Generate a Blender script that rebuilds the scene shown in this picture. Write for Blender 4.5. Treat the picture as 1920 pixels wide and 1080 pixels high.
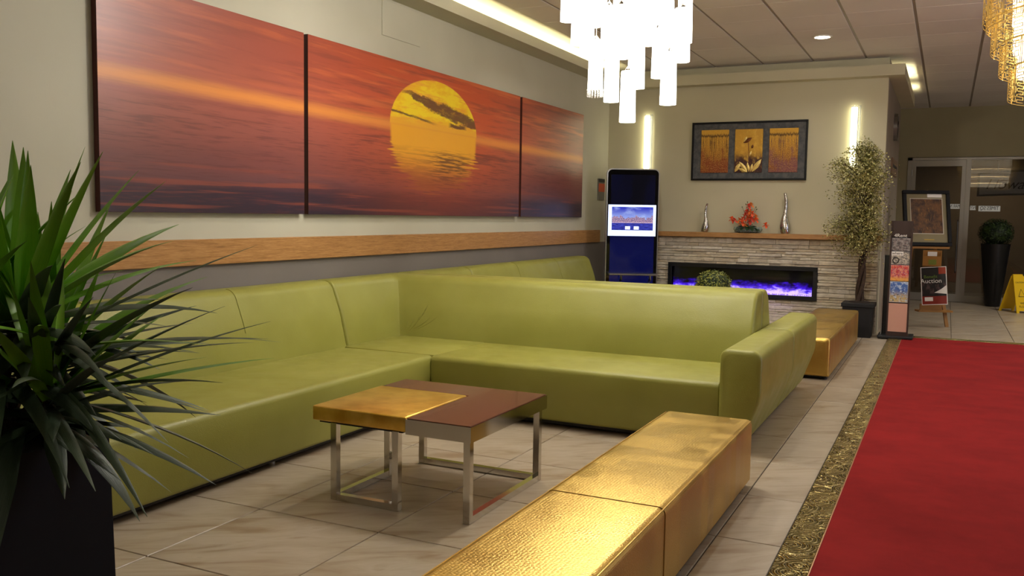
import bpy, bmesh, math, random
from mathutils import Vector, Matrix
for o in list(bpy.data.objects): bpy.data.objects.remove(o)
SC = bpy.context.scene
COL = SC.collection
PI = math.pi

# ---------------------------------------------------------------- camera
cam_d = bpy.data.cameras.new('camera'); cam = bpy.data.objects.new('camera', cam_d); COL.objects.link(cam)
cam_d.sensor_width = 36; cam_d.lens = 1680.54/1920*36; cam_d.clip_start = 0.05; cam_d.clip_end = 100
_r = Vector((0.89972943, 0.43619051, 0.01499292)); _u = Vector((-0.04880947, 0.06642378, 0.99659697)); _w = Vector((-0.43371025, 0.89739942, -0.08105365))
cam.matrix_world = Matrix(((_r.x,_u.x,-_w.x,0),(_r.y,_u.y,-_w.y,0),(_r.z,_u.z,-_w.z,1.5),(0,0,0,1)))
SC.camera = cam

# ---------------------------------------------------------------- exposure and world
SC.view_settings.view_transform = 'Standard'; SC.view_settings.look = 'None'
SC.view_settings.gamma = 1; SC.view_settings.exposure = 0.0; SC.view_settings.use_curve_mapping = False
W_ = bpy.data.worlds.new('world'); SC.world = W_; W_.use_nodes = True
W_.node_tree.nodes['Background'].inputs[0].default_value = (0.10, 0.12, 0.16, 1)
W_.node_tree.nodes['Background'].inputs[1].default_value = 0.35

def area_light(name, loc, size, power, color, rot=(0,0,0), size_y=None, spread=180):
    l = bpy.data.lights.new(name, 'AREA'); l.energy = power; l.color = color; l.size = size
    if size_y: l.shape = 'RECTANGLE'; l.size_y = size_y
    else: l.shape = 'DISK'
    l.spread = math.radians(spread)
    o = bpy.data.objects.new(name, l); COL.objects.link(o); o.location = loc; o.rotation_euler = rot
    return o
WARM = (1.0, 0.86, 0.62); NEUT = (1.0, 0.95, 0.87)
CEIL = 3.63; WX = -4.62; BY = 12.8; DY = 18.7; RX = 5.4; FY = -4.0
DOWN = [(-1.41,11.08),(-1.41,7.4),(-3.0,9.4),(-3.0,6.0),(-3.0,2.6),(-1.41,3.7),(-1.41,0.4),(0.9,4.6),(0.9,1.0),(0.9,11.2),(3.2,8.2),(3.2,3.0),(3.4,13.2),(-3.0,-0.8),(2.4,15.4)]  # positions outside the view are lamps added for general light
for i, (x, y) in enumerate(DOWN):
    area_light('downlight_lamp', (x, y, CEIL-0.035), 0.13, (3 if y < 3 else 4 if y < 5 else 20 if y < 12 else 50), NEUT, spread=150)
# assumed cool light from the right: area light just inside the unseen wall
area_light('assumed_side_light', (RX-0.12, 7.5, 1.6), 5.0, 115, (0.80,0.80,1.0), (0, PI/2, 0), 2.2)

# ---------------------------------------------------------------- helpers
def lin(c):
    return tuple(((v/255)/12.92 if v <= 10 else (((v/255)+0.055)/1.055)**2.4) for v in c)
class N:                                                           # tiny expression wrapper over node sockets
    nt = None
    def __init__(s, k): s.k = k
    @staticmethod
    def math(op, *a, clamp=False):
        n = N.nt.nodes.new('ShaderNodeMath'); n.operation = op; n.use_clamp = clamp
        for i, v in enumerate(a):
            if isinstance(v, N): N.nt.links.new(v.k, n.inputs[i])
            else: n.inputs[i].default_value = v
        return N(n.outputs[0])
    def __add__(s,o): return N.math('ADD',s,o)
    __radd__ = __add__
    def __mul__(s,o): return N.math('MULTIPLY',s,o)
    __rmul__ = __mul__
    def __sub__(s,o): return N.math('SUBTRACT',s,o)
    def __rsub__(s,o): return N.math('SUBTRACT',o,s)
    def __truediv__(s,o): return N.math('DIVIDE',s,o)
    def pow(s,o): return N.math('POWER',s,o)
    def abs(s): return N.math('ABSOLUTE',s)
    def frac(s): return N.math('FRACT',s)
    def clamp(s): return N.math('ADD',s,0.0,clamp=True)
def smooth(v, a, b, lo=0.0, hi=1.0):
    n = N.nt.nodes.new('ShaderNodeMapRange'); n.interpolation_type = 'SMOOTHSTEP'
    N.nt.links.new(v.k, n.inputs[0])
    if a > b: a, b, lo, hi = b, a, hi, lo
    for i, q in enumerate((a,b,lo,hi)): n.inputs[i+1].default_value = q
    return N(n.outputs[0])
def mx(f, a, b):
    n = N.nt.nodes.new('ShaderNodeMix'); n.data_type = 'RGBA'
    for sock, v in ((n.inputs[0],f),(n.inputs[6],a),(n.inputs[7],b)):
        if isinstance(v, N): N.nt.links.new(v.k, sock)
        elif isinstance(v, (int,float)): sock.default_value = v
        else: sock.default_value = (*lin(v),1)
    return N(n.outputs[2])
def ramp(f, stops):
    n = N.nt.nodes.new('ShaderNodeValToRGB'); N.nt.links.new(f.k, n.inputs[0]); cr = n.color_ramp
    while len(cr.elements) < len(stops): cr.elements.new(0.5)
    for e,(p,c) in zip(cr.elements, stops): e.position = p; e.color = (*lin(c),1)
    return N(n.outputs[0])
def vec(x,y,z):
    n = N.nt.nodes.new('ShaderNodeCombineXYZ')
    for i,v in enumerate((x,y,z)):
        if isinstance(v,N): N.nt.links.new(v.k,n.inputs[i])
        else: n.inputs[i].default_value = v
    return N(n.outputs[0])
def sep(v):
    n = N.nt.nodes.new('ShaderNodeSeparateXYZ'); N.nt.links.new(v.k,n.inputs[0]); return [N(q) for q in n.outputs]
def coord(kind='Object'):
    n = N.nt.nodes.new('ShaderNodeTexCoord'); return N(n.outputs[kind])
def rnd():
    n = N.nt.nodes.new('ShaderNodeObjectInfo'); return N(n.outputs['Random'])
def noise(v, scale=5, detail=3, rough=0.5, dist=0):
    n = N.nt.nodes.new('ShaderNodeTexNoise'); N.nt.links.new(v.k,n.inputs['Vector'])
    n.inputs['Scale'].default_value = scale; n.inputs['Detail'].default_value = detail; n.inputs['Roughness'].default_value = rough; n.inputs['Distortion'].default_value = dist
    return N(n.outputs['Fac'])
def voro(v, scale=5, feature='F1', out='Distance', rand=1):
    n = N.nt.nodes.new('ShaderNodeTexVoronoi'); N.nt.links.new(v.k,n.inputs['Vector']); n.feature = feature
    n.inputs['Scale'].default_value = scale; n.inputs['Randomness'].default_value = rand
    return N(n.outputs[out])
def mat(name, col=(128,128,128), rough=0.5, metal=0.0, fn=None, emit=None, estr=0, spec=0.5, coat=0, trans=0, ior=1.45, sheen=0):
    m = bpy.data.materials.new(name); m.use_nodes = True; N.nt = m.node_tree
    b = m.node_tree.nodes['Principled BSDF']
    b.inputs['Base Color'].default_value = (*lin(col),1); b.inputs['Roughness'].default_value = rough; b.inputs['Metallic'].default_value = metal
    b.inputs['Specular IOR Level'].default_value = spec; b.inputs['Coat Weight'].default_value = coat; b.inputs['Transmission Weight'].default_value = trans; b.inputs['IOR'].default_value = ior
    b.inputs['Sheen Weight'].default_value = sheen
    if emit: b.inputs['Emission Color'].default_value = (*lin(emit),1); b.inputs['Emission Strength'].default_value = estr
    if fn:
        r = fn() or {}
        for k, v in r.items():
            if k == 'bump':
                h, st, di = v; bn = N.nt.nodes.new('ShaderNodeBump'); N.nt.links.new(h.k, bn.inputs['Height'])
                bn.inputs['Strength'].default_value = st; bn.inputs['Distance'].default_value = di; N.nt.links.new(bn.outputs[0], b.inputs['Normal'])
            else:
                N.nt.links.new(v.k, b.inputs[{'color':'Base Color','rough':'Roughness','metal':'Metallic','emit':'Emission Color'}[k]])
    return m

class MB:                                                          # mesh builder
    def __init__(s): s.bm = bmesh.new()
    def box(s, x0,x1,y0,y1,z0,z1, bev=0, seg=2):
        r = bmesh.ops.create_cube(s.bm, size=1); vs = r['verts']
        for v in vs: v.co = Vector(((x0+x1)/2+v.co.x*(x1-x0),(y0+y1)/2+v.co.y*(y1-y0),(z0+z1)/2+v.co.z*(z1-z0)))
        if bev > 0:
            es = list({e for v in vs for e in v.link_edges})
            bmesh.ops.bevel(s.bm, geom=es, offset=bev, segments=seg, profile=0.5, affect='EDGES')
        return s
    def loft(s, rings, caps=True, closed=True):
        R = [[s.bm.verts.new(p) for p in r] for r in rings]; n = len(R[0])
        for a, b in zip(R, R[1:]):
            for i in range(n if closed else n-1):
                j = (i+1) % n
                try: s.bm.faces.new((a[i],a[j],b[j],b[i]))
                except ValueError: pass
        if caps and closed:
            s.bm.faces.new(R[0][::-1]); s.bm.faces.new(R[-1])
        return s
    def lathe(s, prof, cx=0, cy=0, n=24, caps=True):
        return s.loft([[(cx+r*math.cos(2*PI*i/n), cy+r*math.sin(2*PI*i/n), z) for i in range(n)] for r, z in prof], caps)
    def tube(s, pts, rad, n=8, caps=True):
        pts = [Vector(p) for p in pts]; rings = []
        for i, p in enumerate(pts):
            t = (pts[min(i+1,len(pts)-1)]-pts[max(i-1,0)]).normalized()
            a = Vector((0,0,1)) if abs(t.z) < 0.9 else Vector((1,0,0))
            u = t.cross(a).normalized(); w = t.cross(u)
            q = rad[i] if isinstance(rad,(list,tuple)) else rad
            rings.append([p+u*(q*math.cos(2*PI*k/n))+w*(q*math.sin(2*PI*k/n)) for k in range(n)])
        return s.loft(rings, caps)
    def bar(s, a, b, t, t2=None):                                  # rectangular bar from a to b
        a, b = Vector(a), Vector(b); d = (b-a).normalized(); t2 = t2 or t
        up = Vector((0,0,1)) if abs(d.z) < 0.9 else Vector((0,1,0))
        u = d.cross(up).normalized()*t/2; w = u.cross(d).normalized()*t2/2
        return s.loft([[p+u+w, p-u+w, p-u-w, p+u-w] for p in (a,b)])
    def quad(s, *p): s.bm.faces.new([s.bm.verts.new(q) for q in p]); return s
    def sphere(s, c, r, sub=2, sc=(1,1,1)):
        k = bmesh.ops.create_icosphere(s.bm, subdivisions=sub, radius=r)
        for v in k['verts']: v.co = Vector((c[0]+v.co.x*sc[0], c[1]+v.co.y*sc[1], c[2]+v.co.z*sc[2]))
        return s
    def build(s, name, m, parent=None, off=(0,0,0), smooth=True, uv=None, angle=35):
        bmesh.ops.recalc_face_normals(s.bm, faces=s.bm.faces[:])
        for v in s.bm.verts: v.co -= Vector(off)
        me = bpy.data.meshes.new(name)
        if uv:
            L = s.bm.loops.layers.uv.new('print')
            for f in s.bm.faces:
                for l in f.loops:
                    c = l.vert.co + Vector(off); l[L].uv = uv(c)
        s.bm.to_mesh(me); s.bm.free()
        if smooth:
            me.shade_smooth()
            me.set_sharp_from_angle(angle=math.radians(angle))
        me.materials.append(m)
        o = bpy.data.objects.new(name, me); COL.objects.link(o)
        if parent: o.parent = parent
        return o
def tag(o, label, cat, group=None):
    o['label'] = label; o['category'] = cat
    if group: o['group'] = group
    return o
def thing(name, label, cat, loc=(0,0,0), rz=0, group=None):
    o = bpy.data.objects.new(name, None); COL.objects.link(o); o.location = loc; o.rotation_euler = (0,0,rz); o.empty_display_size = 0.1
    return tag(o, label, cat, group)
def struct(o): o['kind'] = 'structure'; return o
def rp(corners, n=5):                                              # rounded polygon, corners (x, y, r)
    out = []; m = len(corners)
    for i,(x,y,r) in enumerate(corners):
        p = Vector((x,y)); a = Vector(corners[i-1][:2]); b = Vector(corners[(i+1)%m][:2])
        if r <= 0: out.append((x,y)); continue
        da = (a-p).normalized(); db = (b-p).normalized(); ang = da.angle(db); t = min(r/math.tan(ang/2), (a-p).length*.49, (b-p).length*.49); rr = t*math.tan(ang/2)
        c = p + (da+db).normalized()*(rr/math.sin(ang/2)); s0 = p+da*t; s1 = p+db*t
        a0 = math.atan2(s0.y-c.y, s0.x-c.x); a1 = math.atan2(s1.y-c.y, s1.x-c.x); d = (a1-a0+PI)%(2*PI)-PI
        for k in range(n+1): out.append((c.x+rr*math.cos(a0+d*k/n), c.y+rr*math.sin(a0+d*k/n)))
    return out
def text(s, name, size, m, parent, loc, rot, mirror=False, depth=0.001, align='CENTER', sx=1.0, off=(0,0,0), shear=0):
    c = bpy.data.curves.new(name,'FONT'); c.shear = shear; c.body = s; c.size = size; c.align_x = align; c.align_y = 'CENTER'; c.extrude = depth
    o = bpy.data.objects.new(name, c); me = bpy.data.meshes.new_from_object(o); bpy.data.objects.remove(o)
    M = Matrix.Translation(Vector(loc)-Vector(off)) @ Matrix.Rotation(rot[2],4,'Z') @ Matrix.Rotation(rot[0],4,'X') @ Matrix.Diagonal((-sx if mirror else sx,1,1,1))
    me.transform(M); me.name = name
    if not me.materials: me.materials.append(m)
    else: me.materials[0] = m
    o = bpy.data.objects.new(name, me); COL.objects.link(o); o.parent = parent
    return o
V = Vector

# ---------------------------------------------------------------- materials
def f_wall(a, b, k=0.4):
    def f():
        c = coord(); n = noise(c, 1.3, 3)
        return {'color': mx(smooth(n,.3,.7), a, b), 'bump': (noise(c, 90, 3), .12, .002)}
    return f
M_wall = mat('cream_wall_paint', rough=.75, fn=f_wall((182,178,159),(188,184,165)))
M_olive = mat('olive_wall_paint', rough=.7, fn=f_wall((184,177,150),(190,183,156)))
M_grey = mat('grey_wall_paint', rough=.6, fn=f_wall((112,105,100),(118,111,106)))
M_door_wall = mat('khaki_wall_paint', rough=.75, fn=f_wall((160,151,118),(166,157,124)))
M_side = mat('taupe_wall_paint', rough=.75, fn=f_wall((140,128,112),(146,134,118)))
def f_ceil():
    c = coord(); n = noise(c, 1.0, 2)
    return {'color': mx(smooth(n,.3,.7), (212,208,204),(220,216,212)), 'bump': (noise(c,120,4,.7), .3, .003)}
M_ceil = mat('ceiling_tile', rough=.85, fn=f_ceil)
M_tee = mat('ceiling_grid_metal', (150,142,132), .5, .0)
M_white = mat('white_paint', (214,208,196), .6)
def f_wood():
    c = coord(); x,y,z = sep(c)
    g = noise(vec(x*6, y*6, z*160), 1, 4, .6, .4); g2 = noise(vec(x*22,y*22,z*420),1,2)
    f = (g*.7+g2*.3)
    return {'color': ramp(f, [(.3,(126,84,46)),(.5,(166,120,70)),(.7,(190,146,94))]), 'bump': (f,.15,.002)}
M_wood = mat('oak_rail', rough=.42, fn=f_wood)
def f_tile():
    c = coord(); r = rnd(); x,y,z = sep(c)
    v = vec(x+r*37., y+r*91., 0.)
    a = noise(vec((x+y*.6)*1.2+r*37., (y-x*.7)*4.5+r*91., 0.), 1.6, 4, .55, 1.2); b = noise(v, 6, 2)
    col = ramp(a, [(.30,(138,116,90)),(.42,(160,144,122)),(.6,(172,159,140)),(.75,(150,131,106))])
    col = mx(smooth(r,0,1,.0,.16), col, (150,136,120))
    return {'color': col, 'rough': smooth(b,.2,.8,.28,.38)}
M_tile = mat('beige_porcelain_tile', rough=.3, fn=f_tile)
M_grout = mat('dark_grout', (66,56,46), .9)
def f_leather(c0, c1):
    def f():
        c = coord(); v = voro(c, 190); n = noise(c, 2.2, 3); w = noise(c,14,2)
        return {'color': mx(smooth(n,.25,.75), c0, c1), 'bump': (v*.6+w*1.2, .22, .003), 'rough': smooth(noise(c,6,3),.2,.8,.36,.5)}
    return f
M_green = mat('green_leather', rough=.42, fn=f_leather((138,136,58),(147,145,68)), spec=.5)
M_black = mat('black_plastic', (14,14,16), .35)
M_frame = mat('black_frame', (9,8,8), .45, spec=.25)
M_blackmat = mat('black_matte', (18,18,21), .55)
def f_gold():
    c = coord(); x,y,z = sep(c)
    sq = N.nt.nodes.new('ShaderNodeTexBrick')
    N.nt.links.new((vec(x,y,z)).k, sq.inputs['Vector']); sq.inputs['Scale'].default_value = 1; sq.inputs['Brick Width'].default_value = .13; sq.inputs['Row Height'].default_value = .12
    sq.inputs['Color1'].default_value=(0,0,0,1); sq.inputs['Color2'].default_value=(1,1,1,1); sq.inputs['Mortar'].default_value=(.9,.9,.9,1); sq.inputs['Mortar Size'].default_value=.0015; sq.offset=.5
    q = N(sq.outputs['Color']); qs = smooth(q,0,1)
    sc = voro(vec(x*74, y*140, z*140), 1, 'F1', 'Distance', .5)
    n = noise(c, 5, 4)
    col = mx(qs*.15+n*.7, (180,142,64), (214,182,100))
    return {'color': col, 'bump': (sc*-1.0+n*.6, .42, .0035), 'rough': smooth(n*.6+qs*.4,.2,.8,.28,.40)}
M_gold = mat('gold_crocodile_leather', metal=.85, rough=.4, fn=f_gold)
def f_gold_smooth():
    c = coord(); n = noise(c,7,4); x,y,z = sep(c)
    return {'color': mx(smooth(n,.3,.7),(196,150,54),(228,190,92)), 'bump': (noise(vec(x*8,y*40,z*40),3,3),.25,.002)}
M_goldpad = mat('gold_leaf_pad', metal=.75, rough=.32, fn=f_gold_smooth)
M_chrome = mat('chrome', (205,200,192), .1, 1.0)
M_steel = mat('brushed_steel', (168,168,170), .3, 1.0)
M_brownglass = mat('brown_glass_top', (100,62,46), .2, coat=.15)
def f_carpet():
    c = coord(); n = noise(c,2.0,4,.6); x,y,z = sep(c); w = noise(vec(x*3,y*4,0.),1,5,.7)
    return {'color': mx(smooth(n*.5+w*.5,.3,.7),(122,14,17),(142,24,24)), 'bump': (noise(c,600,2), .6,.004)}
M_carpet = mat('red_carpet', rough=.9, fn=f_carpet, sheen=.0, spec=.2)
def f_emboss():
    c = coord(); x,y,z = sep(c)
    d = voro(vec(x*6.5, y*6.5, 0.), 1, 'F1', 'Distance', .9)
    rings = N.math('SINE', d*46.0)
    dots = voro(vec(x,y,0.), 55, 'F1','Distance',.7)
    h = rings*.5 + smooth(dots,.1,.5,1,0)*.9 + noise(c,40,3)*.6
    return {'color': mx(smooth(h,.2,1.2),(128,112,66),(206,188,130)), 'bump': (h,1.0,.012)}
M_emboss = mat('embossed_gold_border', metal=.9, rough=.24, fn=f_emboss)
M_brass = mat('brass_filigree', (238,212,138), .3, .92)
def f_leaf_young():
    c = coord('UV'); x,y,z = sep(c)
    st = noise(vec(x*40,y*1.5,0.),1,2)
    return {'color': mx(smooth(y,.0,1.,0,1), mx(st,(104,176,30),(150,204,48)), mx(st,(84,134,26),(122,160,40)))}
def f_leaf_old():
    c = coord('UV'); x,y,z = sep(c); st = noise(vec(x*50,y*1.2,0.),1,3); r = rnd()
    return {'color': mx(st, mx(r,(30,44,26),(44,60,32)), mx(r,(64,82,58),(84,102,70))), 'bump': (noise(vec(x*60,y*.6,0.),1,2),.3,.003)}
M_leaf_young = mat('young_green_leaf', rough=.4, fn=f_leaf_young)
M_leaf_old = mat('dark_green_leaf', rough=.42, fn=f_leaf_old)
M_soil = mat('soil', (40,30,22), .9)
M_bark = mat('dark_bark', rough=.8, fn=lambda: (lambda n: {'color': mx(n,(34,24,18),(78,58,42)),'bump':(n,.6,.01)})(noise(coord(),30,4)))
M_stem = mat('green_stem', (70,84,40), .6)
def f_stone():
    c = coord(); r = rnd(); x,y,z = sep(c); n = noise(vec(x*11+r*50.,y*11,z*26+r*20.),1,5,.7)
    base = ramp(r, [(0,(236,224,200)),(.3,(222,208,182)),(.55,(242,232,214)),(.8,(204,192,172)),(1,(228,208,176))])
    return {'color': mx(smooth(n,.35,.75,0,.5), base, (164,152,134)), 'bump': (noise(vec(x*22+r*9.,y*30,z*50),1,5,.75), 1.0, .02)}
M_stone = mat('ledger_stone', rough=.8, fn=f_stone)
M_glow = mat('lit_glass_shade', (250,248,240), .3, emit=(255,250,238), estr=5)
M_crystal = mat('crystal', (235,235,235), .05, trans=.8)
M_cove = mat('cove_lamp', (255,250,220), .5, emit=(255,246,190), estr=80)
M_down = mat('downlight_lens', (255,255,250), .4, emit=(255,250,228), estr=14)
M_paintplaster = M_white

# sunset print: UV carries metres along the wall and height, shared by the three canvases
def f_sunset():
    x,y,z = sep(coord('UV')); u, v = x, y
    tilt = v + (u-7.7)*.006
    n1 = noise(vec(u*.55, tilt*7, 0.), 1, 5, .6, .3); n2 = noise(vec(u*1.3, tilt*26, 3.), 1, 5, .62); n3 = noise(vec(u*4.5, tilt*90, 7.), 1, 3)
    col = ramp(((v-1.48)/1.42 + (n1-.5)*.16).clamp(), [(0,(52,40,52)),(.11,(58,42,54)),(.17,(98,62,66)),(.28,(120,68,64)),(.45,(144,80,70)),(.57,(156,84,70)),(.62,(162,86,68)),(.8,(150,76,62)),(1,(146,72,56))])  # sky colours muted to carry the glare lying on the canvases
    glow = smooth(vdist(u,v), .1, 2.0, 1, 0)
    col = mx(glow*.75, col, (206,82,36))
    col = mx(smooth(n2*.6+n1*.4, .47, .60)*smooth(v,1.7,2.1)*smooth(u,5.0,7.0,.28,.6), col, (108,56,50))
    col = mx(smooth(n3*.6+n2*.4, .50, .60)*smooth(v,2.28,2.1)*.45, col, (92,48,50))
    lit = smooth(n1*.4+noise(vec(u*.7,tilt*13,9.),1,5,.6)*.6,.49,.60)*smooth(v,2.25,2.5)
    col = mx(lit*smooth(u,5.0,7.0,.25,.6), col, (212,112,64))
    col = mx(smooth(noise(vec(u*.6,tilt*20,15.),1,4),.55,.65)*smooth(v,1.95,1.7)*.5, col, (150,76,56))
    hz = smooth((tilt-2.30+(n3-.5)*.03).abs(), .0, .085, 1, 0)
    col = mx(hz*.8, col, (222,142,66))
    # the sun and its reflection
    nr = noise(vec(u*1.3, v*44, 2.), 1, 4)
    du = (u-7.70)/.83; dvt = (v-2.315)/.48; dvb = (2.315-v)/.60
    rt = du*du + dvt*dvt; upper = smooth(v,2.30,2.33)
    ragged = (nr-.5)*2.4*smooth(v,2.22,1.95)
    rb = du*du + dvb*dvb*dvb + ragged
    sun = smooth(rt,.975,1.01,1,0)*upper
    ref = smooth(rb,.90,1.02,1,0)*(1-upper)
    ny = noise(vec(u*2.4, v*7, 4.), 1, 5, .65)
    suncol = mx(smooth(ny,.42,.58), (232,180,24), (240,208,34)); suncol = mx(smooth(noise(vec(u*1.6,v*12,8.),1,5,.65),.49,.6)*.75, suncol, (228,150,52))
    suncol = mx(smooth(v,2.42,2.33), suncol, (228,164,44))
    rough_ = noise(vec(u*4.5,v*13,1.),1,5,.7)
    band = (v - (2.63 - (u-7.05)*.128) + (rough_-.5)*.16).abs()
    wid = smooth((u-7.95).abs(), .15, 1.0, 1, .22)
    cl = smooth(band/(wid*.058), .75, 1.3, 1, 0)*smooth(u,6.98,7.25)
    cl2 = smooth((v-(2.425-(u-7.05)*.075)+(rough_-.5)*.05).abs(), .004, .016, 1, 0)*smooth(u,7.75,7.45)
    cl3 = smooth(N.math('MAXIMUM',(u-8.12).abs()/.17,(v-2.392+(rough_-.5)*.09).abs()/.022), .7, 1.2, 1, 0)
    clouds = N.math('MAXIMUM', N.math('MAXIMUM',cl,cl2), cl3)*smooth(rough_,.30,.48,.55,1)
    suncol = mx(clouds*.92, suncol, (92,48,40))
    refcol = mx(smooth(v,1.85,2.15), (196,116,46), (228,162,42))
    refcol = mx(smooth(nr*.55+n3*.45,.46,.54)*smooth(v,2.17,2.05)*(smooth((u-8.0).abs(),.15,.6,.95,.30)), refcol, (112,70,38))
    refcol = mx(smooth(v,1.98,1.76)*.8, refcol, (140,64,48))
    col = mx(ref, col, refcol); col = mx(sun, col, suncol)
    return {'color': col}
def vdist(u,v): return N.math('SQRT', (u-7.9)*(u-7.9)*.5 + (v-2.5)*(v-2.5)*2.0)
M_sunset = mat('sunset_print', rough=.34, fn=f_sunset, spec=.5)
M_canvas_edge = mat('canvas_edge', (70,26,16), .6)

# ================================================================= SETTING
# floor: grout bed + one object per tile
fl = struct(MB().box(WX,RX,FY,DY,-.12,-.006).build('floor', M_grout, smooth=False))
T = .7145; X0 = -.915; Y0 = 3.441
tile_me = None
def tile_mesh(w, d):
    m = MB().box(-w/2,w/2,-d/2,d/2,-.012,0, .0025, 1)
    o = m.build('floor_tile', M_tile, fl, smooth=False); return o
g = .006
def put_tiles(xs, y0, y1, proto={}):
    for i, (xa, xb) in enumerate(xs):
        k = math.ceil((y0-Y0)/T - 1e-6) - 1
        while Y0+k*T < y1-1e-6:
            a = max(y0, Y0+k*T); b = min(y1, Y0+(k+1)*T); k += 1
            if b-a < .05 or xb-xa < .05: continue
            key = (round(xb-xa,3), round(b-a,3))
            if key not in proto: o = tile_mesh(xb-xa-g, b-a-g); proto[key] = o
            else: o = proto[key].copy(); COL.objects.link(o)
            o.location = ((xa+xb)/2, (a+b)/2, 0)
left_cols = [(X0-(k+1)*T, X0-k*T) for k in range(5)] + [(WX+.01, X0-5*T), (X0, -.612)]
put_tiles(left_cols, 1.2, 12.73)
put_tiles([(-.60+k*T, -.60+(k+1)*T) for k in range(-1,5)], 12.73, DY-.02)
fb = MB()
for k in range(7):
    for j in range(28):
        xa = -.6+k*T; ya = FY+.02+j*.6
        if xa+T < RX and ya+.6 < 12.73 and xa > 2.1: fb.box(xa+.003,xa+T-.003,ya+.003,ya+.597,-.01,0)
for k in range(5):
    for j in range(7):
        xa = X0-(k+1)*T; fb.box(xa+.003,xa+T-.003,FY+.02+j*T+.003,FY+.017+(j+1)*T,-.01,0)
o = fb.build('floor_tile_field', M_tile, fl, smooth=False); o['kind'] = 'stuff'

# ceiling
ce = struct(MB().box(WX,RX,FY,DY,CEIL+.02,CEIL+.12).build('ceiling', M_white, smooth=False))
TX = .661; tx0 = -1.062; cx_lines = [tx0+TX*k for k in range(-4,10)]
xs = [-4.15] + [q for q in cx_lines if -4.1 < q < RX-.1] + [RX]
CYL = 1.47; ys = [FY] + [9.955+CYL*k for k in range(-9,7) if FY+.1 < 9.955+CYL*k < DY-.1] + [DY]
protos = {}
downs_used = []
for xa, xb in zip(xs, xs[1:]):
    for ya, yb in zip(ys, ys[1:]):
        key = (round(xb-xa,3), round(yb-ya,3))
        if key not in protos:
            w = (xb-xa)/2-.014; d = (yb-ya)/2-.003; h = 0.0
            m = MB(); m.box(-w,w,-d,-.003,-.012,.02,.003,1); m.box(-w,w,.003,d,-.012,.02,.003,1)
            o = m.build('ceiling_panel', M_ceil, ce, smooth=False); protos[key] = o
        else: o = protos[key].copy(); COL.objects.link(o)
        o.location = ((xa+xb)/2,(ya+yb)/2,CEIL+.0)
for q in xs[1:-1]:
    MB().box(q-.012,q+.012,FY,DY,CEIL-.004,CEIL+.02).build('ceiling_grid_tee', M_tee, ce, smooth=False)
m = MB()
m.box(WX,-4.15,FY,DY,CEIL-.004,CEIL+.02); m.build('plaster_border', M_white, ce, smooth=False)

# walls
wl = struct(MB().box(WX-.15,WX,FY,BY+.2,1.125,CEIL+.12).build('wall_left', M_wall, smooth=False))
struct(MB().box(WX-.15,WX,FY,BY+.2,-.12,1.125).build('wall_left_lower', M_grey, smooth=False))
struct(MB().box(WX,-.78,BY,BY+.15,-.12,CEIL+.12).build('wall_back', M_olive, smooth=False))
struct(MB().box(-.93,-.78,BY+.15,16.2,-.12,CEIL+.12).build('wall_side', M_side, smooth=False))
struct(MB().box(-1.6,-.93,16.05,16.2,-.12,CEIL+.12).build('wall_recess', M_side, smooth=False))
struct(MB().box(-1.75,-1.6,16.2,DY+.15,-.12,CEIL+.12).build('wall_alcove', M_side, smooth=False))
m = MB(); m.box(-1.6,-.73,DY,DY+.15,-.12,2.70); m.box(-1.6,RX+.15,DY,DY+.15,2.70,CEIL+.12)
struct(m.build('wall_entrance', M_door_wall, smooth=False))
struct(MB().box(-4.77,RX+.15,FY-.15,FY,-.12,CEIL+.12).build('wall_rear', M_wall, smooth=False))
m = MB(); m.box(RX,RX+.15,FY,4.8,-.12,CEIL+.12); m.box(RX,RX+.15,10.2,DY,-.12,CEIL+.12); m.box(RX,RX+.15,4.8,10.2,2.8,CEIL+.12); m.box(RX,RX+.15,4.8,10.2,-.12,.4)  # gap left for the assumed, unseen window
struct(m.build('wall_right', M_wall, smooth=False))
# access hatch in the left wall
h = MB(); h.box(WX,WX+.009,6.81,7.45,3.085,3.40,.002,1); h.build('access_panel', M_wall, wl, smooth=False)

# wooden rail on the left wall
rail = struct(MB().box(WX,WX+.03,FY,12.45,1.125,1.303,.004,1).build('trim_1', M_wood))

# cove ledges
def lip(name, x0,x1,y0,y1,z0,z1, m_): return struct(MB().box(x0,x1,y0,y1,z0,z1,.003,1).build(name, m_))
m = MB(); m.box(WX,-4.35,FY,12.6,3.42,3.44); m.box(-4.372,-4.35,FY,12.6,3.44,3.535); struct(m.build('trim_2', M_wall, smooth=False))
m = MB(); m.box(WX,-.58,12.6,BY,3.36,3.38); m.box(WX,-.60,12.6,12.62,3.38,3.50); m.box(-.60,-.58,12.6,16.3,3.38,3.50); m.box(-.78,-.58,BY,16.3,3.36,3.38)
struct(m.build('trim_3', M_olive, smooth=False))
def cove(name, label, x0,x1,y0,y1,z):
    t = thing(name, label, 'light', ((x0+x1)/2,(y0+y1)/2,z))
    MB().box(x0,x1,y0,y1,z,z+.02).build('lamp_channel', M_white, t, off=t.location, smooth=False)
    MB().box(x0+.01,x1-.01,y0+.01,y1-.01,z+.02,z+.035,.006,1).build('lamp_tube', M_cove, t, off=t.location)
cove('cove_light', 'hidden strip light glowing above the ledge over the sunset canvases', -4.53,-4.49,FY+.1,12.3,3.44)
cove('cove_light', 'short bright strip light above the ledge end near the doors, nearer of two', -.70,-.66,13.5,14.7,3.38)
cove('cove_light', 'short strip light above the ledge near the doors, farther of two', -.70,-.66,15.4,16.0,3.38)

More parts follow.
